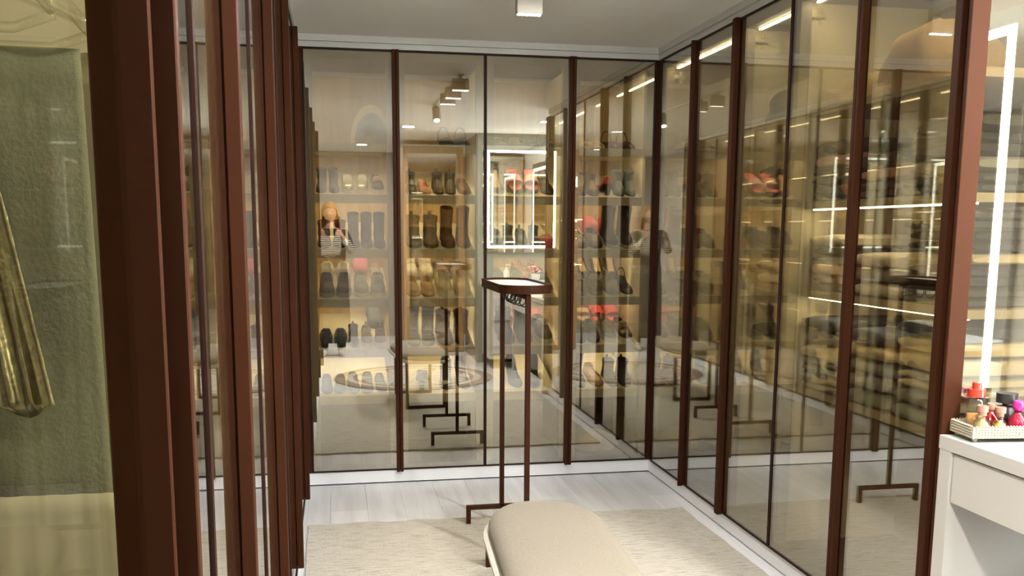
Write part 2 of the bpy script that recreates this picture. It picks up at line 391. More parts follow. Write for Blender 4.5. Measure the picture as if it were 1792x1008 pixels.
def roundmat():
    m, N, L = nt('petal_rug'); b = N['Principled BSDF']; b.inputs['Roughness'].default_value = .95
    tc = N.new('ShaderNodeTexCoord'); sx = N.new('ShaderNodeSeparateXYZ'); L.new(tc.outputs['Object'], sx.inputs[0])
    def mth(op, a, b2=None, v=None):
        q = N.new('ShaderNodeMath'); q.operation = op; L.new(a, q.inputs[0])
        if b2 is not None: L.new(b2, q.inputs[1])
        elif v is not None: q.inputs[1].default_value = v
        return q.outputs[0]
    X, Y = sx.outputs[0], sx.outputs[1]
    rad = mth('SQRT', mth('ADD', mth('MULTIPLY', X, X), mth('MULTIPLY', Y, Y)))
    ang = mth('ARCTAN2', Y, X)
    pet = mth('MULTIPLY', mth('ABSOLUTE', mth('SINE', mth('MULTIPLY', ang, v=4.0))), v=.56)
    dif = mth('SUBTRACT', pet, rad)
    line = mth('LESS_THAN', mth('ABSOLUTE', dif), v=.035)
    rim = mth('GREATER_THAN', rad, v=.66)
    inner = mth('LESS_THAN', mth('ABSOLUTE', mth('SUBTRACT', rad, v=.57)), v=.02)
    mk = mth('MAXIMUM', mth('MAXIMUM', line, rim), inner)
    mx = N.new('ShaderNodeMix'); mx.data_type = 'RGBA'; L.new(mk, mx.inputs['Factor'])
    mx.inputs['A'].default_value = (.50, .48, .45, 1); mx.inputs['B'].default_value = (.15, .11, .085, 1)
    L.new(mx.outputs['Result'], b.inputs['Base Color']); return m
rr = MB().lathe([(.02, 0), (.76, 0), (.775, .004), (.76, .009), (.02, .009)], n=64).build('round_rug', roundmat(), loc=(.74, 1.36, .0005))
tag(rr, 'round grey rug with interlaced petal pattern between bench and camera', 'rug')

# ------------------------------------------------------------------ valet stand (rack with tray)
rk = empty('valet_stand', (.782, 4.045, .0135), 0, 'bronze valet stand with oblong tray and ring hooks in front of shoe wardrobes', 'valet stand')
T = .0105
def bar(mb, a, b, t=T):
    lo = [min(p, q) - t for p, q in zip(a, b)]; hi = [max(p, q) + t for p, q in zip(a, b)]; return mb.box(lo, hi)
for y in (.30, -.30):
    mb = MB(); bar(mb, (0, y, .092), (0, y, 1.15)); u = mb.build('upright', BRONZE, rk, bevel=.002)
    mb = MB(); bar(mb, (-.165, y, .080), (.165, y, .080)); mb.box((-.1755, y - T, .0), (-.1545, y + T, .0695)); mb.box((.1545, y - T, .0), (.1755, y + T, .0695))
    mb.build('foot_frame', BRONZE, rk)
mb = MB(); bar(mb, (0, -.288, 1.150), (0, .288, 1.150)); mb.build('top_bar', BRONZE, rk)
def stadium(hw, hl, n=14):
    pts = []
    for k in range(n + 1): t = PI * k / n; pts.append((hw * math.cos(t), hl - hw + hw * math.sin(t)))
    for k in range(n + 1): t = PI + PI * k / n; pts.append((hw * math.cos(t), -(hl - hw) + hw * math.sin(t)))
    return pts
def offset_st(hw, hl, z): return [(x, y, z) for x, y in stadium(hw, hl)]
mb = MB(); mb.loft([offset_st(.112, .335, 1.164), offset_st(.112, .335, 1.200), offset_st(.107, .330, 1.200), offset_st(.107, .330, 1.180)], True, True)
mb.build('tray_rim', BRONZE, rk)
mb = MB(); mb.loft([offset_st(.1065, .3295, 1.1805), offset_st(.1065, .3295, 1.190)]); mb.build('tray_inlay', mat('tray_white', (.82, .80, .80), .25), rk)
for q in range(7):
    y = -.21 + q * .07 + random.uniform(-.012, .012); a0 = random.uniform(-.5, .5)
    c = Vector((random.uniform(-.01, .01), y, 1.150 - .021))
    pts = [c + Vector((math.cos(t) * .024 * math.cos(a0), math.cos(t) * .024 * math.sin(a0), math.sin(t) * .026)) for t in [2 * PI * k / 16 for k in range(16)]]
    MB().tube(pts, .0032, 6, closed=True).build('ring_hook', BLACK, rk, smooth=True)

# ------------------------------------------------------------------ upholstered bench
bn = empty('bench', (.676, 2.68, .0135), math.radians(-3.5), 'cream upholstered oblong bench with white rim and bronze frame legs', 'bench')
def superst(hw, hl, z, n=48):
    """oblong with straight sides and long rounded ends"""
    pts = []; e = .30 * hw / .21
    for k in range(n + 1):
        t = PI * k / n; pts.append((hw * math.copysign(abs(math.cos(t)) ** .80, math.cos(t)), hl - e + e * math.sin(t) ** .92, z))
    return pts + [(-x, -y, z) for x, y, z in pts]
HB = .53
mb = MB(); mb.loft([superst(.212, HB + .006, .382), superst(.222, HB + .016, .387), superst(.222, HB + .016, .402), superst(.213, HB + .007, .406)], True, True)
mb.build('rim', mat('white_wood', (.70, .69, .66), .4), bn, smooth=False)
def fabric(name, col):
    m, N, L = nt(name); b = N['Principled BSDF']; b.inputs['Roughness'].default_value = .95; b.inputs['Specular IOR Level'].default_value = .12; b.inputs['Sheen Weight'].default_value = .15
    tc = N.new('ShaderNodeTexCoord'); n = N.new('ShaderNodeTexNoise'); n.inputs['Scale'].default_value = 260; n.inputs['Detail'].default_value = 2; L.new(tc.outputs['Object'], n.inputs['Vector'])
    r = N.new('ShaderNodeValToRGB'); r.color_ramp.elements[0].position = .35; r.color_ramp.elements[1].position = .65
    r.color_ramp.elements[0].color = (*[c * .86 for c in col], 1); r.color_ramp.elements[1].color = (*[c * 1.08 for c in col], 1)
    L.new(n.outputs[0], r.inputs[0]); L.new(r.outputs[0], b.inputs['Base Color'])
    bp = N.new('ShaderNodeBump'); bp.inputs['Strength'].default_value = .35; bp.inputs['Distance'].default_value = .003; L.new(n.outputs[0], bp.inputs['Height']); L.new(bp.outputs[0], b.inputs['Normal'])
    MATS[name] = m; return m
mb = MB(); rings = []
for z, ins in ((.407, .004), (.412, -.004), (.425, -.006), (.438, .002), (.449, .016), (.456, .040), (.460, .080), (.462, .14)): rings.append(superst(.198 - ins, HB - ins, z))
mb.loft(rings, True, True); o = mb.build('cushion', fabric('bench_linen', (.215, .187, .148)), bn, smooth=True); smooth_by_angle(o, 50)
for y in (.36, -.36):
    mb = MB(); t = .012; xw = .150
    mb.box((-xw - t, y - t, 0), (-xw + t, y + t, .385)); mb.box((xw - t, y - t, 0), (xw + t, y + t, .385)); mb.box((-xw + t, y - t, 0), (xw - t, y + t, .024)); mb.box((-xw + t, y - t, .361), (xw - t, y + t, .385))
    mb.build('leg_frame', BRONZE, bn)

# ------------------------------------------------------------------ ceiling lights
ALU = mat('grey_lamp_body', (.45, .43, .38), .45)
trk = box('lamp_track', (.835, 2.35, ZC - .012), (.865, 4.12, ZC - .0005), mat('white_track', (.62, .61, .57), .4)); tag(trk, 'slim white lighting track on the ceiling above the bench', 'track')
sp_names = ['first spot head of six lights, nearest the back wall', 'second spot head of six lights from the back wall', 'third spot head of six lights from the back wall']
for q, y in enumerate((4.08, 3.70, 3.38)):
    r = empty('spot_lamp', (.845, y, ZC - .012), 0, sp_names[q] + ', on the ceiling track', 'ceiling lamp', 'spot heads on the track')
    box('lamp_body', (-.056, -.022, -.090), (.056, .022, -.016), ALU, r, bevel=.003)
    box('lamp_neck', (-.012, -.012, -.017), (.012, .012, 0), ALU, r)
    for k in range(6):
        MB().lathe([(.001, -.0925), (.0070, -.0925), (.0070, -.0895), (.001, -.0895)], (-.0425 + k * .017, 0, 0), 12).build('led_lens', emis('spot_led_%d' % q, NEUT, E_SPOT / (PI * .00115) * (1.6, .9, .5)[q]), r)
r = empty('spot_lamp', (.85, 2.52, ZC - .012), 0, 'cylindrical tilted spot at the near end of the ceiling track', 'ceiling lamp')
mb = MB().lathe([(.001, -.13), (.030, -.13), (.033, -.10), (.033, -.02), (.015, 0), (.001, 0)], n=20); o = mb.build('lamp_body', ALU, r, smooth=True); smooth_by_angle(o); o.rotation_euler = (math.radians(28), 0, 0)
MB().lathe([(.001, -.134), (.022, -.134), (.022, -.131), (.001, -.131)], n=20).build('led_lens', SPOTE, o)
for q, (x, y, e, lb) in enumerate(((2.0, 1.6, 1.0, 'square recessed downlight above the dressing table'), (.75, .9, 1.0, 'square recessed downlight above the round rug'), (.35, -1.2, .35, 'square recessed downlight in the passage behind the camera'), (.75, 5.0 - 2.95 + .02, 0.0, '')) ):
    if not lb: continue
    r = empty('downlight', (x, y, ZC), 0, lb, 'ceiling lamp', 'square downlights')
    mb = MB(); mb.box((-.07, -.07, -.006), (.07, -.055, 0)); mb.box((-.07, .055, -.006), (.07, .07, 0)); mb.box((-.07, -.055, -.006), (-.055, .055, 0)); mb.box((.055, -.055, -.006), (.07, .055, 0)); mb.build('lamp_frame', TRIMW, r)
    box('diffuser', (-.055, -.055, -.004), (.055, .055, -.001), emis('downlight_glow_%d' % q, NEUT, E_DOWN * e / (PI * .0121)), r)

# ------------------------------------------------------------------ dressing table, lit mirrors, vanity
DTX, DTZ = 1.79, .83
DESKW = mat('desk_lacquer', (.50, .485, .455), .3)
dk = empty('dressing_table', (2.1, 1.8, 0), 0, 'white lacquered dressing table with a drawer against the glazed wardrobe end', 'table')
def wb(name, a, b, m, par, bevel=0):
    o = box(name, a, b, m, par, bevel); o.matrix_parent_inverse = Matrix.Translation(-Vector(par.location)); return o
wb('tabletop', (DTX, 1.0, DTZ - .04), (2.415, YEND - .008, DTZ), DESKW, dk)
wb('side_panel', (DTX + .002, YEND - .062, 0), (2.415, YEND - .010, DTZ - .04), DESKW, dk)
wb('side_panel', (DTX + .002, 1.0, 0), (2.415, 1.04, DTZ - .04), DESKW, dk)
wb('drawer', (DTX + .008, 1.72, DTZ - .195), (2.36, YEND - .068, DTZ - .046), DESKW, dk, .0015)
wb('drawer', (DTX + .008, 1.045, DTZ - .195), (2.36, 1.714, DTZ - .046), DESKW, dk, .0015)
wb('back_panel', (2.395, 1.04, .2), (2.415, YEND - .07, DTZ - .2), DESKW, dk)
def litmirror(name, label, corner0, corner1, axis, facing, inset=.06, lw=.018):
    """axis: 'x' -> mirror lies in a Y=const plane, 'y' -> in an X=const plane"""
    (a0, z0), (a1, z1) = corner0, corner1[:2]; c = corner1[2]
    r = empty(name, (0, 0, 0), 0, label, 'mirror')
    def bx(nm, u0, u1, w0, w1, d0, d1, m):
        if axis == 'y': return box(nm, (c + facing * d0, u0, w0), (c + facing * d1, u1, w1), m, r)
        return box(nm, (u0, c + facing * d0, w0), (u1, c + facing * d1, w1), m, r)
    bx('backing_board', a0, a1, z0, z1, 0.002, .02, WHITEL); bx('mirror_glass', a0, a1, z0, z1, .0205, .025, MIRROR)
    i0, i1, k0, k1 = a0 + inset, a1 - inset, z0 + min(inset, .02 if axis == 'y' else 1), z1 - inset
    bx('led_line', i0, i1, k1 - lw, k1, .0252, .0275, LEDW); bx('led_line', i0, i1, k0, k0 + lw, .0252, .0275, LEDW)
    bx('led_line', i0, i0 + lw, k0 + lw, k1 - lw, .0252, .0275, LEDW); bx('led_line', i1 - lw, i1, k0 + lw, k1 - lw, .0252, .0275, LEDW)
    return r
litmirror('lit_mirror', 'tall mirror with a white light frame above the dressing table', (1.05, .62), (1.93, 2.24, 2.45), 'y', -1, .06, .032)
litmirror('lit_mirror', 'square light-framed mirror on the alcove wall above the white vanity', (1.57, 1.20), (2.42, 2.33, .42), 'x', 1, .05, .022)
vn = empty('vanity_unit', (0, 0, 0), 0, 'white vanity cabinet under the square lit mirror behind the camera', 'cabinet')
box('vanity_body', (1.57, .425, .10), (2.40, .90, .86), mat('vanity_grey', (.52, .50, .46), .4), vn); box('counter_top', (1.55, .425, .86), (2.42, .93, .90), WHITEL, vn)
for q in range(2): dr = box('drawer', (1.60, .90, .16 + q * .35), (2.38, .912, .48 + q * .35), WHITEL, vn); box('knob', (1.97, .912, .42 + q * .35), (2.02, .922, .43 + q * .35), BRONZE, dr)
pump = empty('soap_pump', (1.78, .72, .90), 0, 'white pump bottle on the vanity counter', 'bottle')
MB().lathe([(.001, 0), (.033, 0), (.034, .09), (.026, .115), (.012, .125), (.001, .125)], n=20).build('bottle_body', mat('white_plastic', (.8, .8, .78), .3), pump, smooth=True)
mb = MB(); mb.lathe([(.001, .125), (.012, .125), (.012, .145), (.004, .15), (.004, .175), (.001, .175)], n=12); mb.box((-.008, -.008, .172), (.045, .008, .184)); mb.build('pump_head', MATS['white_plastic'], pump)
jar = empty('flower_pot', (2.1, .70, .90), 0, 'small pot of red and white flowers on the vanity counter', 'flowers')
MB().lathe([(.001, 0), (.04, 0), (.05, .08), (.045, .08), (.001, .07)], n=16).build('pot', MATS['white_plastic'], jar, smooth=True)
mb = MB()
for q in range(40):
    a, rr_ = random.uniform(0, 6.28), random.uniform(0, .09); mb.lathe([(.001, -.008), (.012, 0), (.001, .008)], (rr_ * math.cos(a), rr_ * math.sin(a), .10 + random.uniform(0, .06)), 6, mi=q % 2)
mb.build('blossoms', [mat('flower_red', (.5, .04, .03), .7), mat('flower_white', (.8, .75, .7), .7)], jar)

# tray with perfume bottles
tr = empty('perfume_tray', (1.970, 2.384, DTZ), math.radians(-6), 'mirrored tray with beaded cream sides on ball feet on the dressing table', 'tray')
TW, TD, TH = .15, .054, .034
box('tray_base', (-TW, -TD, .013), (TW, TD, .017), MIRROR, tr)
BEAD = mat('cream_beads', (.40, .36, .27), .35)
mb = MB()
for (a, b) in (((-TW - .006, -TD - .006), (TW + .006, -TD)), ((-TW - .006, TD), (TW + .006, TD + .006)), ((-TW - .006, -TD), (-TW, TD)), ((TW, -TD), (TW + .006, TD))): mb.box((*a, .013), (*b, .013 + TH))
mb.build('tray_side', BEAD, tr)
mb = MB()
def beads_line(p, q, out, n):
    for k in range(n):
        t = (k + .5) / n; x = p[0] + (q[0] - p[0]) * t + out[0]; y = p[1] + (q[1] - p[1]) * t + out[1]
        for j in range(5):
            z = .0165 + j * .0078; rr_ = .0042
            mb.add([(x + rr_, y, z), (x - rr_, y, z), (x, y + rr_, z), (x, y - rr_, z), (x, y, z + rr_), (x, y, z - rr_)], [(0, 2, 4), (2, 1, 4), (1, 3, 4), (3, 0, 4), (2, 0, 5), (1, 2, 5), (3, 1, 5), (0, 3, 5)])
beads_line((-TW, -TD), (TW, -TD), (0, -.006), 32); beads_line((-TW, -TD), (-TW, TD), (-.006, 0), 28); beads_line((-TW, TD), (TW, TD), (0, .006), 32)
o = mb.build('bead_trim', BEAD, tr, smooth=True); o['kind'] = 'stuff'
for x in (-1, 1):
    for y in (-1, 1): MB().lathe([(.001, 0), (.006, .0015), (.008, .0065), (.006, .0115), (.001, .013)], (x * (TW - .01), y * (TD - .01), 0), 10).build('ball_foot', BEAD, tr, smooth=True)
def perf(name, label, px, py, prof, liquid, cap, capm, glass=CLEAR, lm=None, sx=1, sy=1):
    p = Matrix.Rotation(math.radians(-6), 3, 'Z') @ Vector((px, py, 0))
    r = empty(name, (1.970 + p.x, 2.384 + p.y, DTZ + .0172), 0, label, 'bottle', 'perfume bottles on the tray')
    o = MB().lathe(prof, n=20, sx=sx, sy=sy).build('bottle_body', glass, r, smooth=True)
    if lm: MB().lathe([(max(.001, a * .86), z * .94 + .003) for a, z in liquid], n=18, sx=sx, sy=sy).build('liquid', lm, r, smooth=True)
    o = MB().lathe(cap, n=18).build('cap', capm, r, smooth=True); smooth_by_angle(o, 35); r.scale = (.95, .95, .95); return r
ROSE = mat('rose_cap', (.55, .30, .22), .25, .6); MAG = mat('magenta_cap', (.55, .02, .25), .2, .3, coat=1); REDC = mat('red_cap', (.42, .035, .02), .25, coat=1)
rnd = lambda R, h: [(.001, 0), (R * .6, 0), (R * .95, h * .22), (R, h * .42), (R * .86, h * .68), (R * .42, h * .88), (.010, h), (.001, h)]
perf('perfume_bottle', 'small round clear perfume bottle with olive liquid and rose cap at the tray front', -.112, -.028, rnd(.027, .062), rnd(.027, .052), [(.001, .062), (.013, .062), (.013, .072), (.017, .074), (.017, .092), (.001, .094)], ROSE, lm=mat('olive_liquid', (.22, .20, .08), .1))
perf('perfume_bottle', 'clear perfume bottle with gold flakes and rose cap in the tray middle', -.058, -.030, rnd(.024, .058), rnd(.024, .045), [(.001, .058), (.011, .058), (.011, .068), (.016, .070), (.016, .088), (.001, .090)], ROSE, lm=mat('gold_flakes', (.70, .42, .08), .3, .7, var=.5, vscale=120))
perf('perfume_bottle', 'magenta round perfume bottle with a glossy magenta ball cap', .002, -.021, rnd(.032, .074), rnd(.031, .070), [(.001, .074), (.012, .074), (.016, .080), (.019, .092), (.014, .105), (.001, .109)], MAG, perfume('magenta_glass', (.75, .05, .35)), mat('magenta_liquid', (.42, .01, .14), .1))
perf('perfume_bottle', 'tall clear perfume bottle with amber liquid and red collar cap', -.104, .022, [(.001, 0), (.028, 0), (.028, .105), (.012, .112), (.001, .112)], [(.001, 0), (.028, 0), (.028, .06), (.001, .06)], [(.001, .112), (.027, .112), (.027, .136), (.014, .137), (.014, .156), (.001, .157)], REDC, lm=mat('amber_liquid', (.45, .22, .07), .1))
perf('perfume_bottle', 'dark red heart-like perfume bottle half hidden behind the gold flake bottle', -.058, .018, rnd(.033, .070), rnd(.032, .066), [(.001, .070), (.010, .070), (.013, .078), (.012, .090), (.001, .092)], ROSE, perfume('red_glass', (.7, .08, .06)), mat('red_liquid', (.30, .01, .015), .1))
perf('perfume_bottle', 'black square-shouldered perfume bottle with a large black cap', -.002, .031, [(.001, 0), (.034, 0), (.036, .012), (.036, .072), (.030, .080), (.012, .082), (.001, .082)], [], [(.001, .082), (.012, .082), (.012, .090), (.031, .090), (.031, .120), (.001, .121)], BLACK, BLACK, sx=1.0, sy=.6)
perf('perfume_bottle', 'small clear vial with golden top beside the magenta bottle', .055, .0, rnd(.020, .055), rnd(.019, .030), [(.001, .055), (.010, .055), (.010, .075), (.001, .076)], mat('gold_cap', (.6, .42, .15), .25, .8), lm=MATS['amber_liquid'])
# boxes and bottles behind the tray
for q, (nm, lb, x, y, w_, d_, h_, c) in enumerate((('perfume_box', 'small pink perfume carton on the dressing table in front of the tray', 1.93, 2.06, .06, .03, .22, (.62, .25, .38)), ('perfume_box', 'pale blue and white carton on the dressing table beside the pink carton', 2.00, 2.04, .05, .03, .19, (.35, .55, .62)))):
    r = empty(nm, (x, y, DTZ), .1 * q, lb, 'box'); box('carton', (-w_ / 2, -d_ / 2, 0), (w_ / 2, d_ / 2, h_ * .82), mat('carton_%d' % q, c, .4), r, .001); box('carton_lid', (-w_ / 2, -d_ / 2, h_ * .82 + .0005), (w_ / 2, d_ / 2, h_), mat('carton_lid_%d' % q, tuple(min(1, k * 1.25) for k in c), .4), r, .001)

# ------------------------------------------------------------------ shoes
def sst(a, b, x): t = max(0, min(1, (x - a) / (b - a))); return t * t * (3 - 2 * t)
def half_w(t, W, toe=2.0, waist=.80):
    base = waist + (1 - waist) * sst(.38, .68, t) if t > .38 else waist + (.86 - waist) * sst(.38, .12, t)
    if t < .12: base *= math.sqrt(max(0, 1 - ((.12 - t) / .12) ** 2)) * .999 + .001
    if t > .74: u = (t - .74) / .26; base *= max(.001, (1 - u ** toe)) ** (1 / toe) if toe >= 1.4 else max(.02, 1 - u ** 1.2)
    return W / 2 * base
TS = [0, .015, .05, .1, .17, .25, .34, .42, .5, .56, .6, .66, .72, .79, .85, .9, .94, .97, .99, 1]
def lift_fn(hh): return (lambda t: hh * (1 - sst(.05, .66, t)))
def upper_mb(L, W, zs, hc, hd, hv, ht, to, lift, toe=2.0, ins=.012, bulge=1.0):
    """zs sole top, hc heel collar, hd collar dip, hv throat height, ht toe height, to throat position (0 = closed)"""
    rings = []
    for t in TS:
        y = L * (.5 - t); hw = half_w(t, W, toe) * bulge; z0 = zs + lift(t)
        if t <= to:
            top = hc + (hd - hc) * sst(0, .28, t) if t < .28 else hd + (hv - hd) * sst(.28, to, t)
            edge = (.78 if t > .05 else .9)
            xs = [-1, -1.02, -.98, -.88, -edge, -edge * .9, -edge * .86, -.4, 0]; zr = [0, .3, .62, .88, 1.0, .985, None, None, None]
            pr = []
            for x, q in zip(xs, zr): pr.append((x * hw, z0 + (ins if q is None else q * top)))
            if t < .04: pr = [(x * .9, z) if i > 3 else (x, z) for i, (x, z) in enumerate(pr)]
        else:
            u = (t - to) / (1 - to); top = hv + (ht - hv) * sst(0, .62, u)
            if t > .84: v = (t - .84) / .16; top = ht * (.22 + .78 * math.sqrt(max(0, 1 - v * v)))
            pr = []
            for k in range(9): a = PI / 2 * k / 8; pr.append((-hw * math.cos(a) ** .75, z0 + top * math.sin(a) ** .8))
        ring = [(x, y, z) for x, z in pr] + [(-x, y, z) for x, z in reversed(pr[:-1])]
        rings.append(ring)
    mb = MB(); n = len(rings[0]); vs = [p for r in rings for p in r]
    fs = [(k * n + i, k * n + i + 1, (k + 1) * n + i + 1, (k + 1) * n + i) for k in range(len(rings) - 1) for i in range(n - 1)]
    fs += [(k * n + n - 1, k * n, (k + 1) * n, (k + 1) * n + n - 1) for k in range(len(rings) - 1)]
    fs += [tuple(range(n))[::-1], tuple(range((len(rings) - 1) * n, len(rings) * n))]
    mb.add(vs, fs); return mb
def sole_mb(L, W, th, lift, toe=2.0, grow=1.05, flat=False, t0=0, heelth=None):
    mb = MB(); rings = []
    for t in TS:
        if t < t0: continue
        y = L * (.5 - t) * 1.02; hw = half_w(t, W, toe) * grow + .0008; z = lift(t); b = 0 if flat else z
        tt = th if heelth is None else th + (heelth - th) * (1 - sst(.3, .6, t))
        rings.append([(-hw, y, b), (hw, y, b), (hw * 1.01, y, (b if not flat else 0) * .5 + (z + tt) * .5), (hw, y, z + tt), (-hw, y, z + tt), (-hw * 1.01, y, (b if not flat else 0) * .5 + (z + tt) * .5)])
    mb.loft(rings, True, True); return mb
def laces_mb(L, W, zs, hv, ht, to, rows=5, toe=2.0):
    mb = MB()
    for k in range(rows):
        t = to + .015 + k * .042; u = (t - to) / (1 - to); top = hv + (ht - hv) * sst(0, .62, u); hw = half_w(t, W, toe); y = L * (.5 - t); pts = []
        for j in range(7):
            a = PI * (.26 + .48 * j / 6); pts.append((-hw * math.copysign(abs(math.cos(a)) ** .75, math.cos(a)), y + .012 * (j / 6 - .5) * (-1) ** k, zs + top * math.sin(a) ** .8 + .0035))
        mb.tube(pts, .0030, 5)
    top = hv; y = L * (.5 - to) - .008
    for s_ in (-1, 1): mb.tube([(0, y, zs + top + .004), (s_ * .018, y - .006, zs + top + .012), (s_ * .034, y - .014, zs + top * .92), (s_ * .030, y - .022, zs + top * .70)], .0027, 5)
    return mb
MESHES = {}
def shoe_parts(kind):
    """list of (part name, mesh, material slot) - meshes shared between alike shoes"""
    if kind in MESHES: return MESHES[kind]
    P = []
    def put(nm, mb, slot, sm=True, ang=45):
        o = mb.build('tmp', BLACK, None, sm); 
        if sm: smooth_by_angle(o, ang)
        me = o.data; bpy.data.objects.remove(o); me.name = kind + '_' + nm; P.append((nm, me, slot))
    z0 = lambda t: 0
    if kind in ('sneaker', 'runner', 'court'):
        L, W = .275, .098; hv, ht, zs = (.075, .042, .026) if kind != 'runner' else (.078, .046, .032)
        put('upper', upper_mb(L, W, zs, .066, .044, hv, ht, .42, z0), 0); put('sole', sole_mb(L, W, zs + .004, z0, heelth=zs + .012), 1)
        put('laces', laces_mb(L, W, zs, hv, ht, .42), 2)
        if kind == 'court':
            mb = MB()
            for s_ in (-1, 1):
                for k in range(3):
                    t = .50 + k * .055; hw = half_w(t, W) + .0015; y = L * (.5 - t); mb.hexa([(s_ * hw, y, zs + .006), (s_ * hw, y - .009, zs + .006), (s_ * (hw - .010), y + .006, zs + .036), (s_ * (hw - .010), y + .015, zs + .036)], [(s_ * (hw + .002), y, zs + .006), (s_ * (hw + .002), y - .009, zs + .006), (s_ * (hw - .007), y + .006, zs + .036), (s_ * (hw - .007), y + .015, zs + .036)])
            put('stripe', mb, 3, False)
        if kind == 'runner':
            mb = MB().box((-.008, L * .5 - .006, zs + .05), (.008, L * .5 + .001, zs + .098)); put('pull_tab', mb, 2, False)
    elif kind == 'loafer':
        L, W = .262, .090; put('upper', upper_mb(L, W, .014, .050, .034, .044, .030, .55, z0), 0); put('sole', sole_mb(L, W, .014, z0, heelth=.020), 1)
        mb = MB().box((-.030, -.030, .052), (.030, -.012, .056)); put('strap', mb, 3, False)
    elif kind == 'flat':
        L, W = .250, .084; put('upper', upper_mb(L, W, .008, .046, .028, .030, .024, .66, z0, 2.2), 0); put('sole', sole_mb(L, W, .009, z0), 1)
    elif kind in ('pump', 'stiletto'):
        L, W, hh = .225, .078, (.075 if kind == 'pump' else .100); lf = lift_fn(hh); te = 1.7 if kind == 'pump' else 1.3
        put('upper', upper_mb(L, W, .006, .050, .024, .026, .022, .68, lf, te, ins=.006), 0); put('sole', sole_mb(L, W, .006, lf, te, 1.01, heelth=.007), 1)
        mb = MB()
        for t in (.15, .4, .65): pass
        rings = []
        for t in TS[2:12]: y = L * (.5 - t); hw = half_w(t, W, te) * .74; rings.append([(-hw, y, lf(t) + .0125), (hw, y, lf(t) + .0125), (hw, y, lf(t) + .0140), (-hw, y, lf(t) + .0140)])
        mb.loft(rings); put('insole', mb, 2)
        mb = MB(); yk = L * .5 - .020; r1 = .012 if kind == 'pump' else .005
        mb.loft([[(a * .020, yk + .004 + b * .018, hh * .98) for a, b in ((-1, -1), (1, -1), (1, 1), (-1, 1))], [(a * r1 * 1.2, yk + .006 + b * r1 * 1.2, hh * .55) for a, b in ((-1, -1), (1, -1), (1, 1), (-1, 1))], [(a * r1, yk + .004 + b * r1, 0) for a, b in ((-1, -1), (1, -1), (1, 1), (-1, 1))]]); put('heel', mb, 1)
    elif kind in ('boot', 'tallboot', 'heelboot'):
        L, W = .268, .094; sh = {'boot': .155, 'tallboot': .25, 'heelboot': .14}[kind]; hh = .065 if kind == 'heelboot' else 0; lf = lift_fn(hh) if hh else z0; zs = .020
        put('upper', upper_mb(L, W, zs, .085, .085, .088, .040, .40, lf, 1.7 if hh else 2.0, ins=.07), 0); put('sole', sole_mb(L, W, zs + .002, lf, 1.7 if hh else 2.0, 1.04, heelth=zs + .010), 1)
        mb = MB(); yc = L * .5 - .062; rings = []
        for z, k in ((.045, .98), (.075, 1.0), (.11, .94), (sh * .8, 1.0), (sh, 1.06)): rings.append([(math.cos(a) * .048 * k, yc + math.sin(a) * .061 * k - (0 if z > .1 else .004), z + hh * .9) for a in [2 * PI * q / 20 for q in range(20)]])
        rings += [[(math.cos(a) * .0475, yc + math.sin(a) * .061, sh - .002 + hh * .9) for a in [2 * PI * q / 20 for q in range(20)]], [(math.cos(a) * .036, yc + math.sin(a) * .048, .09 + hh * .9) for a in [2 * PI * q / 20 for q in range(20)]]]
        mb.loft(rings, True, True); put('shaft', mb, 0)
        if kind == 'boot': put('pull_tab', MB().box((-.010, L * .5 - .012, sh - .012), (.010, L * .5 - .006, sh + .024)), 2, False)
        if hh: mb = MB(); yk = L * .5 - .030; mb.loft([[(a * .026, yk + b * .024, hh) for a, b in ((-1, -1), (1, -1), (1, 1), (-1, 1))], [(a * .018, yk + b * .016, 0) for a, b in ((-1, -1), (1, -1), (1, 1), (-1, 1))]]); put('heel', mb, 1)
    elif kind in ('slide', 'twostrap'):
        L, W = .258, .096; put('sole', sole_mb(L, W, .024, z0, heelth=.030), 1)
        rings = []
        for t in TS[2:18]: y = L * (.5 - t) * .99; hw = half_w(t, W) * .93; z = .0302 - .006 * sst(.3, .6, t); rings.append([(-hw, y, z), (hw, y, z), (hw, y, z + .004), (-hw, y, z + .004)])
        put('insole', MB().loft(rings), 2)
        bands = ((.50, .74, .046),) if kind == 'slide' else ((.40, .53, .054), (.62, .76, .042))
        mb = MB()
        for ta, tb, h in bands:
            rings = []
            for k in range(13):
                a = PI * k / 12; row = []
                for t, e in ((ta, 0), (tb, 0), (tb, .004), (ta, .004)):
                    hw = half_w(t, W) * 1.04 + e; y = L * (.5 - t); row.append((-hw * math.copysign(abs(math.cos(a)) ** .7, math.cos(a)), y, .014 + (h + (t == ta) * .008 + e) * math.sin(a) ** .75))
                rings.append(row)
            mb.loft(rings)
        put('strap', mb, 0)
    elif kind in ('sandal',):
        L, W, hh = .235, .080, .05; lf = lift_fn(hh); put('sole', sole_mb(L, W, .010, lf, heelth=.012), 1)
        mb = MB()
        for t, h in ((.60, .045), (.70, .038), (.82, .028), (.12, .07)):
            hw = half_w(t, W) * 1.0; y = L * (.5 - t); z = lf(t) + .008; mb.tube([(-hw, y, z)] + [(-hw * math.cos(a), y + (.03 if t < .2 else 0) * math.sin(a) * .3, z + h * math.sin(a)) for a in [PI * q / 8 for q in range(1, 8)]] + [(hw, y, z)], .0038, 5)
        put('strap', mb, 0)
        yk = L * .5 - .024; mb = MB().loft([[(a * .016, yk + b * .016, hh) for a, b in ((-1, -1), (1, -1), (1, 1), (-1, 1))], [(a * .010, yk + b * .010, 0) for a, b in ((-1, -1), (1, -1), (1, 1), (-1, 1))]]); put('heel', mb, 1)
    elif kind == 'clog':
        L, W = .255, .100; put('upper', upper_mb(L, W, .028, .010, .012, .062, .050, .46, z0, 2.6), 0); put('sole', sole_mb(L, W, .032, z0, 2.6, 1.05, heelth=.036), 1)
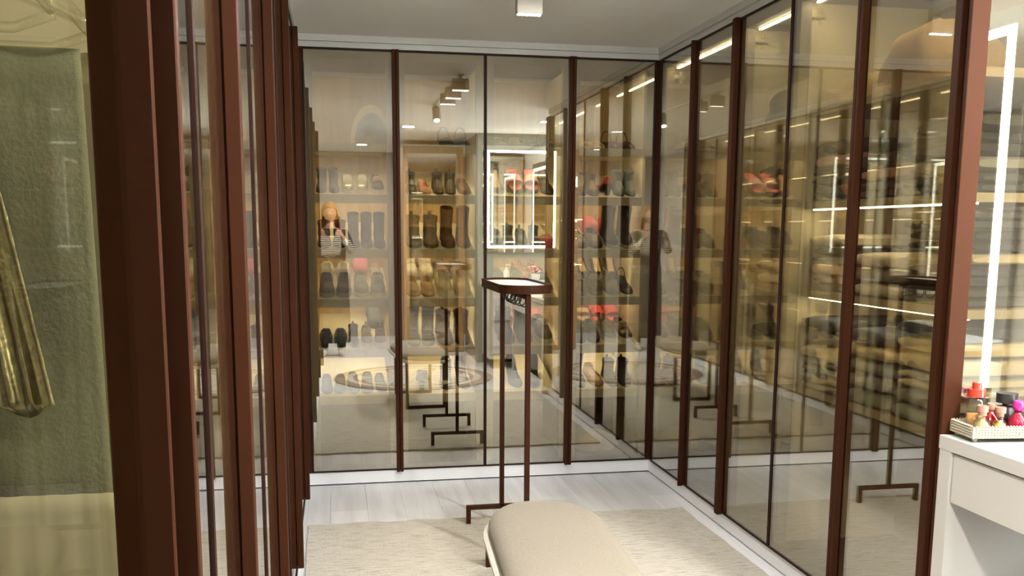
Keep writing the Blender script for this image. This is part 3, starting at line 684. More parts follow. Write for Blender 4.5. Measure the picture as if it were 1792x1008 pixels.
        mb = MB()
        for t in (.12, .2, .28, .36):
            for x in (-.02, 0, .02): mb.lathe([(.001, 0), (.004, 0), (.003, .003), (.001, .003)], (x, L * (.5 - t), .0405), 6)
        put('insole_nubs', mb, 2)
    MESHES[kind] = P; return P
def C(n, c, r=.6, **k): return mat(n, c, r, **k)
leather = dict(black=C('black_leather', (.016, .016, .018), .35), dark=C('charcoal_suede', (.050, .050, .052), .85), slate=C('slate_suede', (.11, .13, .15), .85), brown=C('brown_leather', (.10, .048, .025), .45),
    taupe=C('taupe_knit', (.24, .20, .15), .9, bump=.4, bscale=250), olive=C('olive_grey_knit', (.19, .17, .12), .9, bump=.4, bscale=250), grey=C('grey_mesh', (.33, .33, .31), .85, bump=.3, bscale=220), white=C('white_leather', (.72, .69, .60), .45), cream=C('cream_canvas', (.66, .58, .42), .8),
    silver=C('silver_leather', (.55, .53, .47), .28), pink=C('coral_pink_rubber', (.62, .13, .14), .5), blush=C('blush_leather', (.62, .34, .32), .5), red=C('red_leather', (.50, .03, .03), .4), tan=C('tan_leather', (.48, .30, .14), .5), beige=C('beige_suede', (.58, .42, .25), .8), mauve=C('mauve_mesh', (.30, .24, .22), .85),
    gold=C('pale_gold_leather', (.58, .45, .22), .35, metal=.3), burg=C('burgundy_leather', (.13, .025, .022), .35), rosep=C('rose_pink_foam', (.66, .20, .36), .6), flor=C('floral_cloth', (.55, .25, .18), .8, var=.65, vscale=90), nude=C('nude_leather', (.60, .42, .30), .5))
silver = leather['silver']; silver.node_tree.nodes['Principled BSDF'].inputs['Metallic'].default_value = .75
leather['gold'].node_tree.nodes['Principled BSDF'].inputs['Metallic'].default_value = .4
SOLE = dict(w=C('white_rubber', (.66, .63, .55), .6), b=C('black_rubber', (.018, .018, .018), .6), g=C('gum_rubber', (.32, .20, .10), .6), n=C('tan_stacked_sole', (.33, .20, .11), .6), y=C('grey_rubber', (.30, .29, .27), .7))
def make_shoe(kind, mats, loc, rot, label, group, scale=1.0, mirror=False):
    r = empty('shoe', loc, 0, label, 'shoe', group); r.rotation_euler = rot; r.scale = (scale * (-1 if mirror else 1), scale, scale) if not mirror else (scale, scale, scale)
    for nm, me, slot in shoe_parts(kind):
        o = bpy.data.objects.new(nm, me); COL.objects.link(o); o.parent = r
        if not me.materials: me.materials.append(mats[min(slot, len(mats) - 1)])
        o.material_slots[0].link = 'OBJECT'; o.material_slots[0].material = mats[min(slot, len(mats) - 1)]
    return r
for k_ in ('x',): pass
SHN = ['top shelf', 'second shelf', 'third shelf', 'fourth shelf', 'fifth shelf', 'lowest shelf']
BAYN = ['leftmost back door', 'second back door', 'third back door', 'rightmost back door']
def px2x(px, yy): # position along the back wall for a column of the photograph, at depth yy
    d = f0 + R_ * ((px - CAM_PX) / CAM_F) + U_ * ((CAM_PY - 470) / CAM_F); return d.x / d.y * yy
KIND_WORD = dict(sneaker='lace-up sneaker', runner='running shoe with pull tab', court='striped sneaker', loafer='loafer', flat='ballet flat', pump='block-heel pump', stiletto='stiletto pump', boot='ankle boot', tallboot='tall boot', heelboot='heeled ankle boot', slide='slide sandal', twostrap='two-strap slide sandal', sandal='strappy heeled sandal', clog='foam clog')
SHOEQ = []
WID = dict(pump=.082, stiletto=.082, flat=.088, sandal=.086, loafer=.095)
def pair(shelf, pxs, kind, col, mats, back=0.0, heel_out=False, splay=.06, sc=1.0, extra='', lean=0, dz=0):
    """one or more shoes of a kind on a back-wall shelf; pxs: columns they show at in the photograph"""
    for i, px in enumerate(pxs):
        row = 1 if back > .08 else 0; y = YB + .10 + .13 * sc * .9 + (.262 if row else 0)
        x = px2x(px, y); bay = max(0, min(3, int((x - BX[0]) / .4917)))
        side = '' if len(pxs) == 1 else (('left of ', 'middle of ', 'right of ')[i] if len(pxs) == 3 else ('left of two ', 'right of two ')[i])
        kw = KIND_WORD[kind] + ('s' if len(pxs) > 1 else '')
        if len(pxs) > 1 and 'pull tabs' in kw: kw = 'running shoes with pull tabs'
        lab = ('%s%s %s%s, %s %s' % (side, col, kw, (' ' + extra) if extra else '', SHN[shelf], BAYN[bay]))
        sp = (splay if i == 0 else -splay) * (.5 if len(pxs) > 1 else 1)
        SHOEQ.append(dict(shelf=shelf, bay=bay, row=row, x=x, kind=kind, mats=mats, heel=heel_out, sp=max(-.12, min(.12, sp)), sc=sc * .97 * (.80 if shelf == 1 and 'boot' in kind else 1), lean=lean, lab=lab))
def settle_shoes():
    rows = {}
    for q in SHOEQ: rows.setdefault((q['shelf'], q['bay'], q['row']), []).append(q)
    for (shelf, bay, row), L_ in rows.items():
        L_.sort(key=lambda q: q['x']); lo, hi = BX[bay] + .055, BX[bay + 1] - .055
        wd = lambda q: (WID.get(q['kind'], .106) + .25 * abs(q['sp']) * .8) * q['sc'] + .003
        tot = sum(wd(q) for q in L_); k = min(1, (hi - lo) / tot)
        for q in L_: q['sc'] *= k
        cur = lo
        for q in L_: q['x'] = max(q['x'], cur + wd(q) / 2); cur = q['x'] + wd(q) / 2
        cur = hi
        for q in reversed(L_): q['x'] = min(q['x'], cur - wd(q) / 2); cur = q['x'] - wd(q) / 2
        for q in L_:
            L = .275 * q['sc']; sl = 0 if shelf == 0 else SLOPE; y0 = YB + .088; z0 = SHZ[shelf]
            y = YB + .10 + L / 2 + (.262 if row else 0); al = sl + q['lean']
            toe_y = y - L / 2 * math.cos(al); zt = z0 + (toe_y - y0) * math.tan(sl) + .0015
            z = zt + L / 2 * math.sin(al)
            m = Matrix.Rotation(al, 3, 'X') @ Matrix.Rotation((PI if q['heel'] else 0) + q['sp'], 3, 'Z')
            make_shoe(q['kind'], q['mats'], (q['x'], y, z), m.to_euler(), q['lab'], 'shoes on the back wall shelves', q['sc'])
l_, S_ = leather, SOLE
# second shelf
pair(1, (571, 597), 'heelboot', 'charcoal suede', [l_['dark'], S_['b'], l_['dark']], splay=-.1)
pair(1, (629, 656), 'sneaker', 'shiny silver', [l_['silver'], S_['w'], l_['white']])
pair(1, (679,), 'sneaker', 'black', [l_['black'], S_['w'], l_['blush']], extra='with pink laces')
pair(1, (716,), 'boot', 'black leather', [l_['black'], S_['b'], l_['black']])
pair(1, (742,), 'flat', 'floral cloth', [l_['flor'], S_['n'], l_['tan']])
pair(1, (774, 802), 'boot', 'charcoal suede', [l_['dark'], S_['b'], l_['dark']])
pair(1, (828,), 'loafer', 'brown leather', [l_['brown'], S_['b'], l_['brown'], l_['brown']])
pair(1, (872,), 'stiletto', 'black leather', [l_['black'], S_['b'], l_['tan']], splay=.4)
pair(1, (905, 932), 'slide', 'pink and white', [l_['blush'], S_['b'], l_['pink']], lean=.35, dz=.045)
pair(1, (961,), 'sandal', 'black leather', [l_['black'], S_['b'], l_['tan']])
pair(1, (1018, 1046), 'boot', 'dark brown', [l_['brown'], S_['b'], l_['brown']])
pair(1, (1069,), 'pump', 'red and black', [l_['red'], S_['b'], l_['tan']], heel_out=True)
pair(1, (1088, 1115), 'heelboot', 'slate suede', [l_['slate'], S_['b'], l_['slate']], sc=.92)
# third shelf
pair(2, (572, 596), 'boot', 'brown leather', [l_['brown'], S_['b'], l_['brown']])
pair(2, (624, 646, 669), 'tallboot', 'charcoal suede', [l_['dark'], S_['b'], l_['dark']], splay=0, sc=.9)
pair(2, (722, 752), 'boot', 'taupe knit', [l_['taupe'], S_['b'], l_['taupe']])
pair(2, (785, 808), 'tallboot', 'dark brown', [l_['brown'], S_['b'], l_['brown']], sc=.9)
pair(2, (892, 917), 'runner', 'slate', [l_['slate'], S_['w'], l_['dark']], back=.06)
pair(2, (905, 930), 'boot', 'grey suede', [l_['slate'], S_['y'], l_['slate']], sc=.9)
pair(2, (961,), 'clog', 'coral pink', [l_['pink'], l_['pink'], l_['blush']])
pair(2, (1024, 1048), 'loafer', 'dark brown leather', [l_['brown'], S_['b'], l_['brown'], l_['black']])
pair(2, (1027, 1052), 'clog', 'coral pink', [l_['pink'], l_['pink'], l_['pink']], back=.15, extra='at the back')
pair(2, (1079, 1109), 'tallboot', 'charcoal suede', [l_['dark'], S_['y'], l_['dark']], sc=.92)
# fourth shelf
pair(3, (564, 594), 'sneaker', 'olive grey knit', [l_['olive'], S_['y'], l_['taupe']])
pair(3, (570, 590), 'sneaker', 'white', [l_['white'], S_['w'], l_['white']], back=.17, heel_out=True, extra='at the back')
pair(3, (624,), 'clog', 'rose pink', [l_['rosep'], l_['rosep'], l_['white']], back=.17, lean=.9, dz=.05)
pair(3, (638, 663), 'court', 'light grey', [l_['grey'], S_['w'], l_['white'], l_['slate']])
pair(3, (676,), 'flat', 'cream patterned', [l_['cream'], S_['g'], l_['tan']], back=.18)
pair(3, (719, 739), 'sneaker', 'white leather', [l_['white'], S_['w'], l_['white']], back=.15, lean=.25, dz=.02)
pair(3, (714, 738), 'loafer', 'tan suede', [l_['beige'], S_['g'], l_['tan'], l_['tan']], sc=.92)
pair(3, (781, 813), 'sneaker', 'cream canvas', [l_['cream'], S_['w'], l_['white']])
pair(3, (775, 800), 'sneaker', 'mauve', [l_['mauve'], S_['w'], l_['mauve']], back=.16)
pair(3, (872, 896), 'sneaker', 'beige suede', [l_['beige'], S_['w'], l_['white']])
pair(3, (932, 958), 'flat', 'red floral', [l_['flor'], S_['n'], l_['tan']], back=.14)
pair(3, (965,), 'sneaker', 'taupe', [l_['taupe'], S_['w'], l_['cream']])
pair(3, (1024, 1050), 'sneaker', 'olive grey', [l_['olive'], S_['y'], l_['cream']])
pair(3, (1028,), 'pump', 'black leather', [l_['black'], S_['b'], l_['tan']], back=.18, splay=.5, extra='lying at the back')
pair(3, (1056, 1087), 'pump', 'black tan-lined', [l_['black'], S_['b'], l_['beige']], back=.15)
pair(3, (1081,), 'sneaker', 'grey', [l_['grey'], S_['y'], l_['grey']])
pair(3, (1110,), 'sandal', 'brown leather', [l_['brown'], S_['b'], l_['brown']])
# fifth shelf
pair(4, (570, 597), 'runner', 'black', [l_['black'], S_['b'], l_['black']], heel_out=True, sc=1.04)
pair(4, (619,), 'boot', 'grey suede', [l_['slate'], S_['y'], l_['slate']], sc=.85)
pair(4, (649, 679), 'runner', 'mauve grey', [l_['mauve'], S_['w'], l_['white']])
pair(4, (677,), 'boot', 'slate suede', [l_['slate'], S_['b'], l_['slate']], back=.15, extra='at the back')
pair(4, (724, 750), 'tallboot', 'slate suede', [l_['slate'], S_['b'], l_['slate']], sc=.78)
pair(4, (786, 814), 'boot', 'dark brown', [l_['brown'], S_['b'], l_['brown']], sc=.95)
pair(4, (873, 889), 'slide', 'blush pink', [l_['blush'], l_['blush'], l_['blush']], back=.12)
pair(4, (906, 931), 'boot', 'charcoal suede', [l_['dark'], S_['b'], l_['dark']])
pair(4, (944,), 'sandal', 'pale gold', [l_['gold'], S_['n'], l_['gold']], back=.12)
pair(4, (960,), 'clog', 'coral pink', [l_['pink'], l_['pink'], l_['pink']], back=.10)
pair(4, (963,), 'sneaker', 'grey green', [l_['olive'], S_['w'], l_['white']])
pair(4, (1023, 1048), 'twostrap', 'beige suede', [l_['beige'], S_['n'], l_['nude']], back=.13, lean=.55, dz=.055)
pair(4, (1020, 1046), 'sneaker', 'slate', [l_['slate'], S_['b'], l_['grey']], sc=.95)
pair(4, (1066, 1084), 'slide', 'coral red', [l_['red'], l_['pink'], l_['pink']], back=.16, lean=.3, dz=.03)
pair(4, (1073,), 'runner', 'grey mesh', [l_['grey'], S_['w'], l_['white']])
pair(4, (1101,), 'sneaker', 'brown', [l_['brown'], S_['w'], l_['cream']])
# lowest shelf
pair(5, (583, 604), 'flat', 'slate blue', [l_['slate'], S_['b'], l_['slate']])
pair(5, (628, 650), 'loafer', 'slate', [l_['slate'], S_['b'], l_['slate'], l_['slate']])
pair(5, (676,), 'flat', 'grey blue', [l_['slate'], S_['y'], l_['grey']])
pair(5, (738,), 'pump', 'black', [l_['black'], S_['b'], l_['tan']], heel_out=True, splay=-.4)
pair(5, (783, 815), 'pump', 'black leather', [l_['black'], S_['b'], l_['dark']], splay=-.15)
pair(5, (900, 935), 'pump', 'black suede', [l_['black'], S_['b'], l_['dark']], splay=.3)
pair(5, (1015,), 'tallboot', 'slate suede', [l_['slate'], S_['b'], l_['slate']], sc=.7)
pair(5, (1042,), 'flat', 'nude leather', [l_['nude'], S_['n'], l_['nude']])
pair(5, (1075, 1105), 'boot', 'charcoal', [l_['dark'], S_['b'], l_['dark']], sc=.75)
# top shelf
pair(0, (792, 812), 'sandal', 'dark strappy', [l_['dark'], S_['b'], l_['dark']])
pair(0, (874, 898), 'slide', 'pale cream', [l_['cream'], S_['w'], l_['cream']])
pair(0, (929,), 'sandal', 'grey', [l_['grey'], S_['y'], l_['grey']])
pair(0, (952,), 'sandal', 'pale grey', [l_['grey'], S_['y'], l_['grey']])
pair(0, (1023, 1044), 'sandal', 'pale gold', [l_['gold'], S_['w'], l_['gold']])
pair(0, (1070, 1109), 'sandal', 'burgundy', [l_['burg'], S_['b'], l_['burg']])
settle_shoes()
# cream hat on the top shelf
ht = empty('hat', (px2x(652, YB + .25), YB + .25, SHZ[0] + .002), 0, 'soft cream hat with grey lining tipped up on the top shelf, leftmost back door', 'hat')
mb = MB(); rings = []; rin = []
for k in range(9):
    a = PI / 2 * k / 8; rr_ = math.cos(a) ** .7 if k < 8 else .02; rings.append([(.115 * rr_ * math.cos(t), -.12 + .20 * math.sin(a), .0 + max(-.012, .150 * rr_ * math.sin(t)) if True else 0) for t in [PI * q / 18 for q in range(19)]])
outer = [[(x * 1.0, y, z + .0) for x, y, z in r] for r in rings]
mb.loft(outer, False, True, False)
inner = [[(x * .80, y + .004, z * .80) for x, y, z in r] for r in rings[:-1]]
mb2 = MB().loft(inner[::-1], False, False, False)
n = 19
for i in range(n - 1): mb.add([outer[0][i], outer[0][i + 1], inner[0][i + 1], inner[0][i]], [(0, 1, 2, 3)])
for r_i in range(8):
    for e in (0, n - 1): mb.add([outer[r_i][e], outer[r_i + 1][e], inner[min(r_i + 1, 7)][e], inner[r_i][e]], [(0, 1, 2, 3)])
o = mb.build('hat_shell', C('cream_felt', (.70, .58, .36), .95), ht, True); smooth_by_angle(o, 60)
o = mb2.build('hat_lining', C('grey_lining', (.30, .29, .26), .9), ht, True)
for o in ht.children: o.scale = (1.0, 1.0, 1.42)

# ------------------------------------------------------------------ folded clothes
def folded(name, label, loc, rz, w, d, h, m, layers=1, group=None, wav=.0025, seed=0):
    """a folded garment: rounded slab with a rolled front fold, d along local -y (front)"""
    rnd_ = random.Random(seed); r = empty(name, loc, rz, label, 'clothes', group)
    lh = h / layers
    for k in range(layers):
        ww = w * (1 - rnd_.uniform(0, .08)); dd = d * (1 - rnd_.uniform(0, .06)); z0 = k * lh; nx, ns = 12, 18; rings = []
        ph = rnd_.uniform(0, 6)
        for i in range(nx + 1):
            u = i / nx; x = (u - .5) * ww; e = min(u, 1 - u) * 8; hs = lh * (.55 + .45 * min(1, e) ** .5); ring = []
            for j in range(ns):
                t = 2 * PI * j / ns; c, s_ = math.cos(t), math.sin(t)
                y = math.copysign(abs(c) ** .30, c) * dd / 2; z = z0 + lh / 2 + math.copysign(abs(s_) ** .34, s_) * hs / 2 * .99
                z += wav * math.sin(x * 30 + ph) * (1 if s_ > 0 else .3) * (z > .01); y += wav * 1.5 * math.sin(x * 22 + ph * 2)
                ring.append((x, y, max(.0005, z)))
            rings.append(ring)
        o = MB().loft(rings).build('fold', m if not isinstance(m, list) else m[k % len(m)], r, True); smooth_by_angle(o, 60)
    return r
def drape(name, label, loc, rz, w, d, h, m, seed=0, group=None, cat='clothes'):
    """a soft heap: one closed lumpy surface"""
    rn = random.Random(seed); ph = [rn.uniform(0, 6.28) for _ in range(6)]; mb = MB(); nu, nv = 28, 20; rings = []
    for i in range(nv):
        f = i / (nv - 1); z = h * f; k = math.sqrt(max(0, 1 - f ** 2.6)) if f < 1 else .02; k = max(.02, k); ring = []
        for j in range(nu):
            t = 2 * PI * j / nu; c, s_ = math.cos(t), math.sin(t); b = 1 + .07 * math.sin(3 * t + ph[0] + 4 * f) + .05 * math.sin(7 * t + ph[1] - 3 * f) + .03 * math.sin(11 * t + ph[2] + 9 * f)
            x = math.copysign(abs(c) ** .7, c) * w / 2 * k * b; y = math.copysign(abs(s_) ** .7, s_) * d / 2 * k * b
            ring.append((x, y, max(.0005, z + (.10 * h * math.sin(x * 14 + ph[3]) + .06 * h * math.sin(y * 19 + ph[4])) * f)))
        rings.append(ring)
    mb.loft(rings); r = mb.build(name, m, None, True, loc); r.rotation_euler = (0, 0, rz); smooth_by_angle(r, 60); return tag(r, label, cat, group)
CL = dict(tan=C('tan_fleece', (.42, .29, .17), .95, bump=.5, bscale=90), beige=C('beige_cotton', (.52, .44, .31), .95, bump=.3, bscale=120), black=C('black_knit', (.020, .020, .022), .95, bump=.6, bscale=90), char=C('charcoal_wool', (.055, .055, .058), .95, bump=.6, bscale=80), navy=C('navy_denim', (.035, .05, .085), .9, bump=.4, bscale=200), grey=C('grey_jersey', (.26, .26, .25), .95, bump=.3, bscale=90), sage=C('grey_green_cotton', (.27, .30, .26), .95, bump=.3, bscale=90), white=C('off_white_cotton', (.62, .58, .50), .95, bump=.3, bscale=90), pinkc=C('dusty_pink_cotton', (.50, .30, .26), .95, bump=.3, bscale=90), cream=C('cream_wool', (.66, .56, .38), .95, bump=.4, bscale=90))
RZ = -PI / 2 # front of the garment towards -x for the right-hand run
def rbay(y, z, *a, **k): pass
XS = XR + .31
GR = 'folded clothes in the right-hand wardrobes'
drape('blanket', 'large tan fleece throw heaped on the top shelf beside the end post', (XR + .23, 2.98, RSH[0] + .002), 0, .30, .44, .23, CL['tan'], 3)
drape('blanket', 'cream blanket rolled on the top shelf left of the tan fleece throw', (XR + .24, 3.40, RSH[0] + .002), 0, .32, .26, .14, CL['cream'], 5)
drape('jacket', 'dark jacket slumped on the top shelf of the middle right wardrobe', (XR + .24, 3.94, RSH[0] + .002), 0, .32, .20, .15, CL['char'], 8)
def stack(y, z, cols, w=.36, d=.42, hs=(.05,), lab='', rz=RZ, x=None, group=GR, sd=0, wh='', cnt=None):
    zz = z + .002
    names = dict(tan='tan', beige='beige', black='black', char='charcoal', navy='navy denim', grey='grey', sage='grey-green', white='off-white', pinkc='dusty pink', cream='cream')
    pos = ['bottom', 'second', 'third', 'fourth', 'fifth', 'sixth', 'seventh']
    for i, c in enumerate(cols):
        h = hs[i % len(hs)]
        p = 'top' if i == len(cols) - 1 else pos[i]
        folded('folded_garment', 'folded %s garment, %s of pile %s' % (names[c], p, lab), ((x if x else XS) + random.uniform(-.015, .01), y + random.uniform(-.012, .012), zz), rz + random.uniform(-.06, .06), w * random.uniform(.9, 1), d * random.uniform(.92, 1), h, CL[c], 2 if h > .058 else 1, group, seed=sd + i * 7)
        zz += h + .0045
L4 = 'right of the wide handle pair'; L3 = 'beside the glazed end'; L2 = 'left of the wide handle pair'; L1 = 'near the middle handle pair'
stack(2.72, RSH[3], ['sage', 'grey', 'beige', 'beige', 'cream', 'navy'],   .34, .50, (.055, .05, .06, .055, .05, .048), L3 + ', lowest shelf', sd=11)
stack(2.72, RSH[2], ['char', 'black', 'beige', 'black', 'char'], .34, .48, (.06, .065, .035, .065, .06), L3 + ', third shelf', sd=22)
stack(2.72, RSH[1], ['char', 'grey', 'black', 'char'], .34, .47, (.06, .05, .065, .05), L3 + ', second shelf', sd=33)
stack(3.395, RSH[3], ['grey', 'sage', 'white', 'grey', 'navy'], .29, .50, (.06, .06, .05, .055, .05), L2 + ', lowest shelf', sd=44)
stack(3.395, RSH[2], ['char', 'pinkc', 'navy', 'white'], .29, .46, (.06, .04, .06, .05), L2 + ', third shelf', sd=55)
stack(3.395, RSH[1], ['navy', 'black', 'pinkc', 'navy'], .29, .46, (.06, .06, .05, .05), L2 + ', second shelf', sd=66)
stack(3.86, RSH[3], ['black', 'char', 'sage', 'black'], .38, .46, (.05, .055, .05, .05), L1 + ', lowest shelf', sd=77)
stack(3.86, RSH[2], ['white', 'grey', 'char'], .36, .44, (.05, .05, .06), L1 + ', third shelf', sd=88)
stack(3.86, RSH[1], ['black', 'char', 'black'], .36, .44, (.06, .05, .05), L1 + ', second shelf', sd=99)
stack(3.06, RSH[3], ['sage', 'grey', 'sage', 'beige', 'navy'], .33, .50, (.055, .05, .055, .05, .055), L4 + ', lowest shelf', sd=111)
stack(3.06, RSH[2], ['white', 'grey', 'white'], .33, .48, (.05, .05, .05), L4 + ', third shelf', sd=122)
stack(3.06, RSH[1], ['navy', 'pinkc', 'char'], .33, .47, (.06, .04, .05), L4 + ', second shelf', sd=133)
GL = 'folded clothes in the left-hand wardrobes'; XSL = XL - .31
ln = ['second nearest', 'middle', 'second farthest', 'farthest']
for i in range(1, 5):
    for j, yy in enumerate(((LJ[i] + LH[i]) / 2, (LJ[i + 1] + LH[i]) / 2)):
        for s_, z in enumerate(RSH):
            cs = [list(CL)[(i * 3 + j * 5 + s_ * 7 + q_ * 4) % 10] for q_ in range(2 if s_ else 1)]
            stack(yy, z, cs, .30, .42, (.06, .07), 'in %s left wardrobe, %s bay, %s' % (ln[i - 1], ('near', 'far')[j], ('top shelf', 'second shelf', 'third shelf', 'low shelf')[s_]), rz=PI / 2, x=XSL, group=GL, sd=200 + i * 20 + j * 9 + s_)

# ------------------------------------------------------------------ hanging garments in the nearest left wardrobe
rl = MB().tube([(-.443, LJ[0] + .02, 1.8155), (-.443, LJ[1] - .02, 1.8155)], .009, 12).build('clothes_rail', CHROME, cabL[0], True)
def hanger(label, y, x_c, z, m, w=.40):
    r = empty('clothes_hanger', (x_c, y, z), 0, label, 'hanger', 'clear hangers')
    mb = MB(); pts = [(0, 0, .075)]
    mb.tube([(0, 0, .02), (0, 0, .09), (.012, 0, .115), (.030, 0, .110), (.034, 0, .092)], .0022, 6); mb.build('hook', CHROME, r, True)
    mb = MB(); hw = w / 2
    mb.tube([(-hw, 0, -.075), (-hw * .9, 0, -.050), (-.03, 0, .012), (0, 0, .022), (.03, 0, .012), (hw * .9, 0, -.050), (hw, 0, -.075)], [.006, .009, .009, .009, .009, .009, .006], 8)
    mb.tube([(-hw, 0, -.078), (-hw * .8, 0, -.092), (hw * .8, 0, -.092), (hw, 0, -.078)], .0055, 8)
    mb.build('hanger_body', m, r, True); return r
def cloth_panel(name, label, cat, y, x0, x1, z0, z1, m, amp=.012, waves=5, thick=.02, flare=0, seed=0, hem=0, topw=None):
    rn = random.Random(seed); ph = rn.uniform(0, 6); nx, nz = 40, 26; mb = MB(); F = []; B = []
    for j in range(nz + 1):
        v = j / nz
        for i in range(nx + 1):
            u = i / nx; xx = x0 - flare * v + (x1 - x0 + 2 * flare * v) * u; z = z1 + (z0 - z1) * v + (hem * math.sin(u * 40) if j == nz else 0)
            k = amp * (.25 + .75 * v); yy = y + k * math.sin(u * waves * 2 * PI + ph + v * 1.2) + k * .5 * math.sin(u * waves * 4.6 * PI + ph * 2)
            e = min(u, 1 - u) * 6; th = thick * min(1, e + .15) * min(1, v * 6 + .2)
            F.append((xx, yy - th / 2, z)); B.append((xx, yy + th / 2, z))
    n1 = nx + 1; mb.v = F + B; o_ = len(F)
    for j in range(nz):
        for i in range(nx): a = j * n1 + i; mb.f += [(a, a + 1, a + n1 + 1, a + n1), (o_ + a, o_ + a + n1, o_ + a + n1 + 1, o_ + a + 1)]
    for j in range(nz): a = j * n1; b = a + nx; mb.f += [(a, a + n1, o_ + a + n1, o_ + a), (b, o_ + b, o_ + b + n1, b + n1)]
    for i in range(nx): a = i; b = nz * n1 + i; mb.f += [(a, o_ + a, o_ + a + 1, a + 1), (b, b + 1, o_ + b + 1, o_ + b)]
    mb.mi = [0] * len(mb.f); o = mb.build(name, m, None, True); return tag(o, label, cat)
SAGE = C('sage_crepe', (.165, .172, .130), .75, bump=.15, bscale=180)
hanger('clear plastic hanger carrying the sage garment in the nearest left wardrobe', 1.13, -.46, 1.725, CLEAR, .40)
cloth_panel('draped_garment', 'sage green garment draped over a clear hanger in the nearest left wardrobe', 'clothes', 1.13, -.60, -.272, .70, 1.632, SAGE, .006, 2, .016, 0.012, 3)
hanger('clear plastic hanger behind the sage garment', 1.225, -.46, 1.725, CLEAR, .42)
cloth_panel('garment_cover', 'crinkled clear garment film behind the sage garment', 'cover', 1.205, -.66, -.240, .62, 1.64, glassmat('crinkled_film', (.88, .87, .82), .22, 1.5, rough=.12), .012, 9, .012, .005, 5)
def sequin():
    m, N, L = nt('sequins'); b = N['Principled BSDF']; b.inputs['Metallic'].default_value = .8; b.inputs['Roughness'].default_value = .16
    tc = N.new('ShaderNodeTexCoord'); v = N.new('ShaderNodeTexVoronoi'); v.inputs['Scale'].default_value = 190; L.new(tc.outputs['Object'], v.inputs['Vector'])
    r = N.new('ShaderNodeValToRGB'); r.color_ramp.elements[0].color = (.10, .10, .065, 1); r.color_ramp.elements[1].color = (.27, .235, .15, 1); L.new(v.outputs['Color'], r.inputs[0]); L.new(r.outputs[0], b.inputs['Base Color'])
    bp = N.new('ShaderNodeBump'); bp.inputs['Strength'].default_value = .8; bp.inputs['Distance'].default_value = .01; L.new(v.outputs['Color'], bp.inputs['Height']); L.new(bp.outputs[0], b.inputs['Normal']); return m
cloth_panel('sequinned_garment', 'sequinned olive garment hanging before the sage garment', 'clothes', 1.03, -.54, -.336, 1.245, 1.50, sequin(), .010, 4, .02, .045, 9, hem=.008)
cloth_panel('pleated_garment', 'cream pleated garment with ruffled edge low in the nearest left wardrobe', 'clothes', 1.08, -.60, -.252, .60, 1.14, C('cream_chiffon', (.33, .31, .24), .8), .010, 12, .014, .012, 12)
hanger('clear plastic hanger with the sequinned garment', 1.03, -.46, 1.725, CLEAR, .38)

# ------------------------------------------------------------------ small things in the back wardrobe base
drape('handbag', 'slouchy beige cloth bag on the wardrobe floor behind the rightmost back door', (1.56, YB + .22, ZB + .032), .2, .26, .20, .11, C('beige_straw', (.50, .40, .24), .9, bump=.5, bscale=120), 21, cat='bag')

# ------------------------------------------------------------------ rear of the room (seen only as reflections)
RW = Run((0, -.5, 0), (-1, 0, 0), (0, 1, 0))
rc = empty('walnut_wardrobe', (0, 0, 0), 0, 'walnut-framed glass wardrobe behind the camera', 'wardrobe')
box('wardrobe_body', (.79, -1.05, 0), (1.49, -1.035, ZT), WOOD, rc); box('side_panel', (.79, -1.035, 0), (.81, -.505, ZT), WOODR, rc); box('side_panel', (1.47, -1.035, 0), (1.49, -.505, ZT), WOODR, rc)
box('top_panel', (.81, -1.035, ZT - .02), (1.47, -.505, ZT), WOODR, rc); box('bottom_panel', (.81, -1.035, 0), (1.47, -.505, .08), WOODR, rc)
mb = MB(); mb.box((.79, -.5, .02), (.85, -.48, ZT)); mb.box((1.43, -.5, .02), (1.49, -.48, ZT)); mb.box((.85, -.5, ZT - .08), (1.43, -.48, ZT)); mb.box((.85, -.5, .02), (1.43, -.48, .10)); dd = mb.build('door', WOODR, rc)
box('glass_pane', (.85, -.494, .10), (1.43, -.489, ZT - .08), GLASS, dd)
for z in (1.9, 1.5, 1.1, .7): lp = box('shelf', (.812, -1.03, z - .025), (1.468, -.56, z), WOOD, rc)

# ------------------------------------------------------------------ the person taking the picture (seen as a reflection)
def skin_mesh(V, E, rad, root=0, sub=2):
    me = bpy.data.meshes.new('sk'); me.from_pydata(V, E, []); o = bpy.data.objects.new('sk', me); COL.objects.link(o)
    sk = o.modifiers.new('s', 'SKIN'); sk.use_smooth_shade = True
    for i, v in enumerate(me.skin_vertices[0].data): v.radius = (rad[i], rad[i]) if not isinstance(rad[i], tuple) else rad[i]; v.use_root = (i == root)
    sb = o.modifiers.new('b', 'SUBSURF'); sb.levels = sub; sb.render_levels = sub
    dg = bpy.context.evaluated_depsgraph_get(); dg.update(); m2 = bpy.data.meshes.new_from_object(o.evaluated_get(dg)); bpy.data.objects.remove(o); return m2
PX, PY = -.045, -.36
V = []; E_ = []; Rr = []
def jv(p, r, par=None):
    V.append((PX + p[0], PY + p[1], p[2])); Rr.append(r); i = len(V) - 1
    if par is not None: E_.append((par, i))
    return i
pel = jv((0, -.03, .97), (.155, .115)); sp = jv((0, -.02, 1.13), (.125, .095), pel); ch = jv((0, -.01, 1.31), (.150, .105), sp); nk0 = jv((0, 0, 1.43), (.085, .07), ch); nk = jv((0, .015, 1.49), .048, nk0); hd0 = jv((0, .03, 1.56), .05, nk)
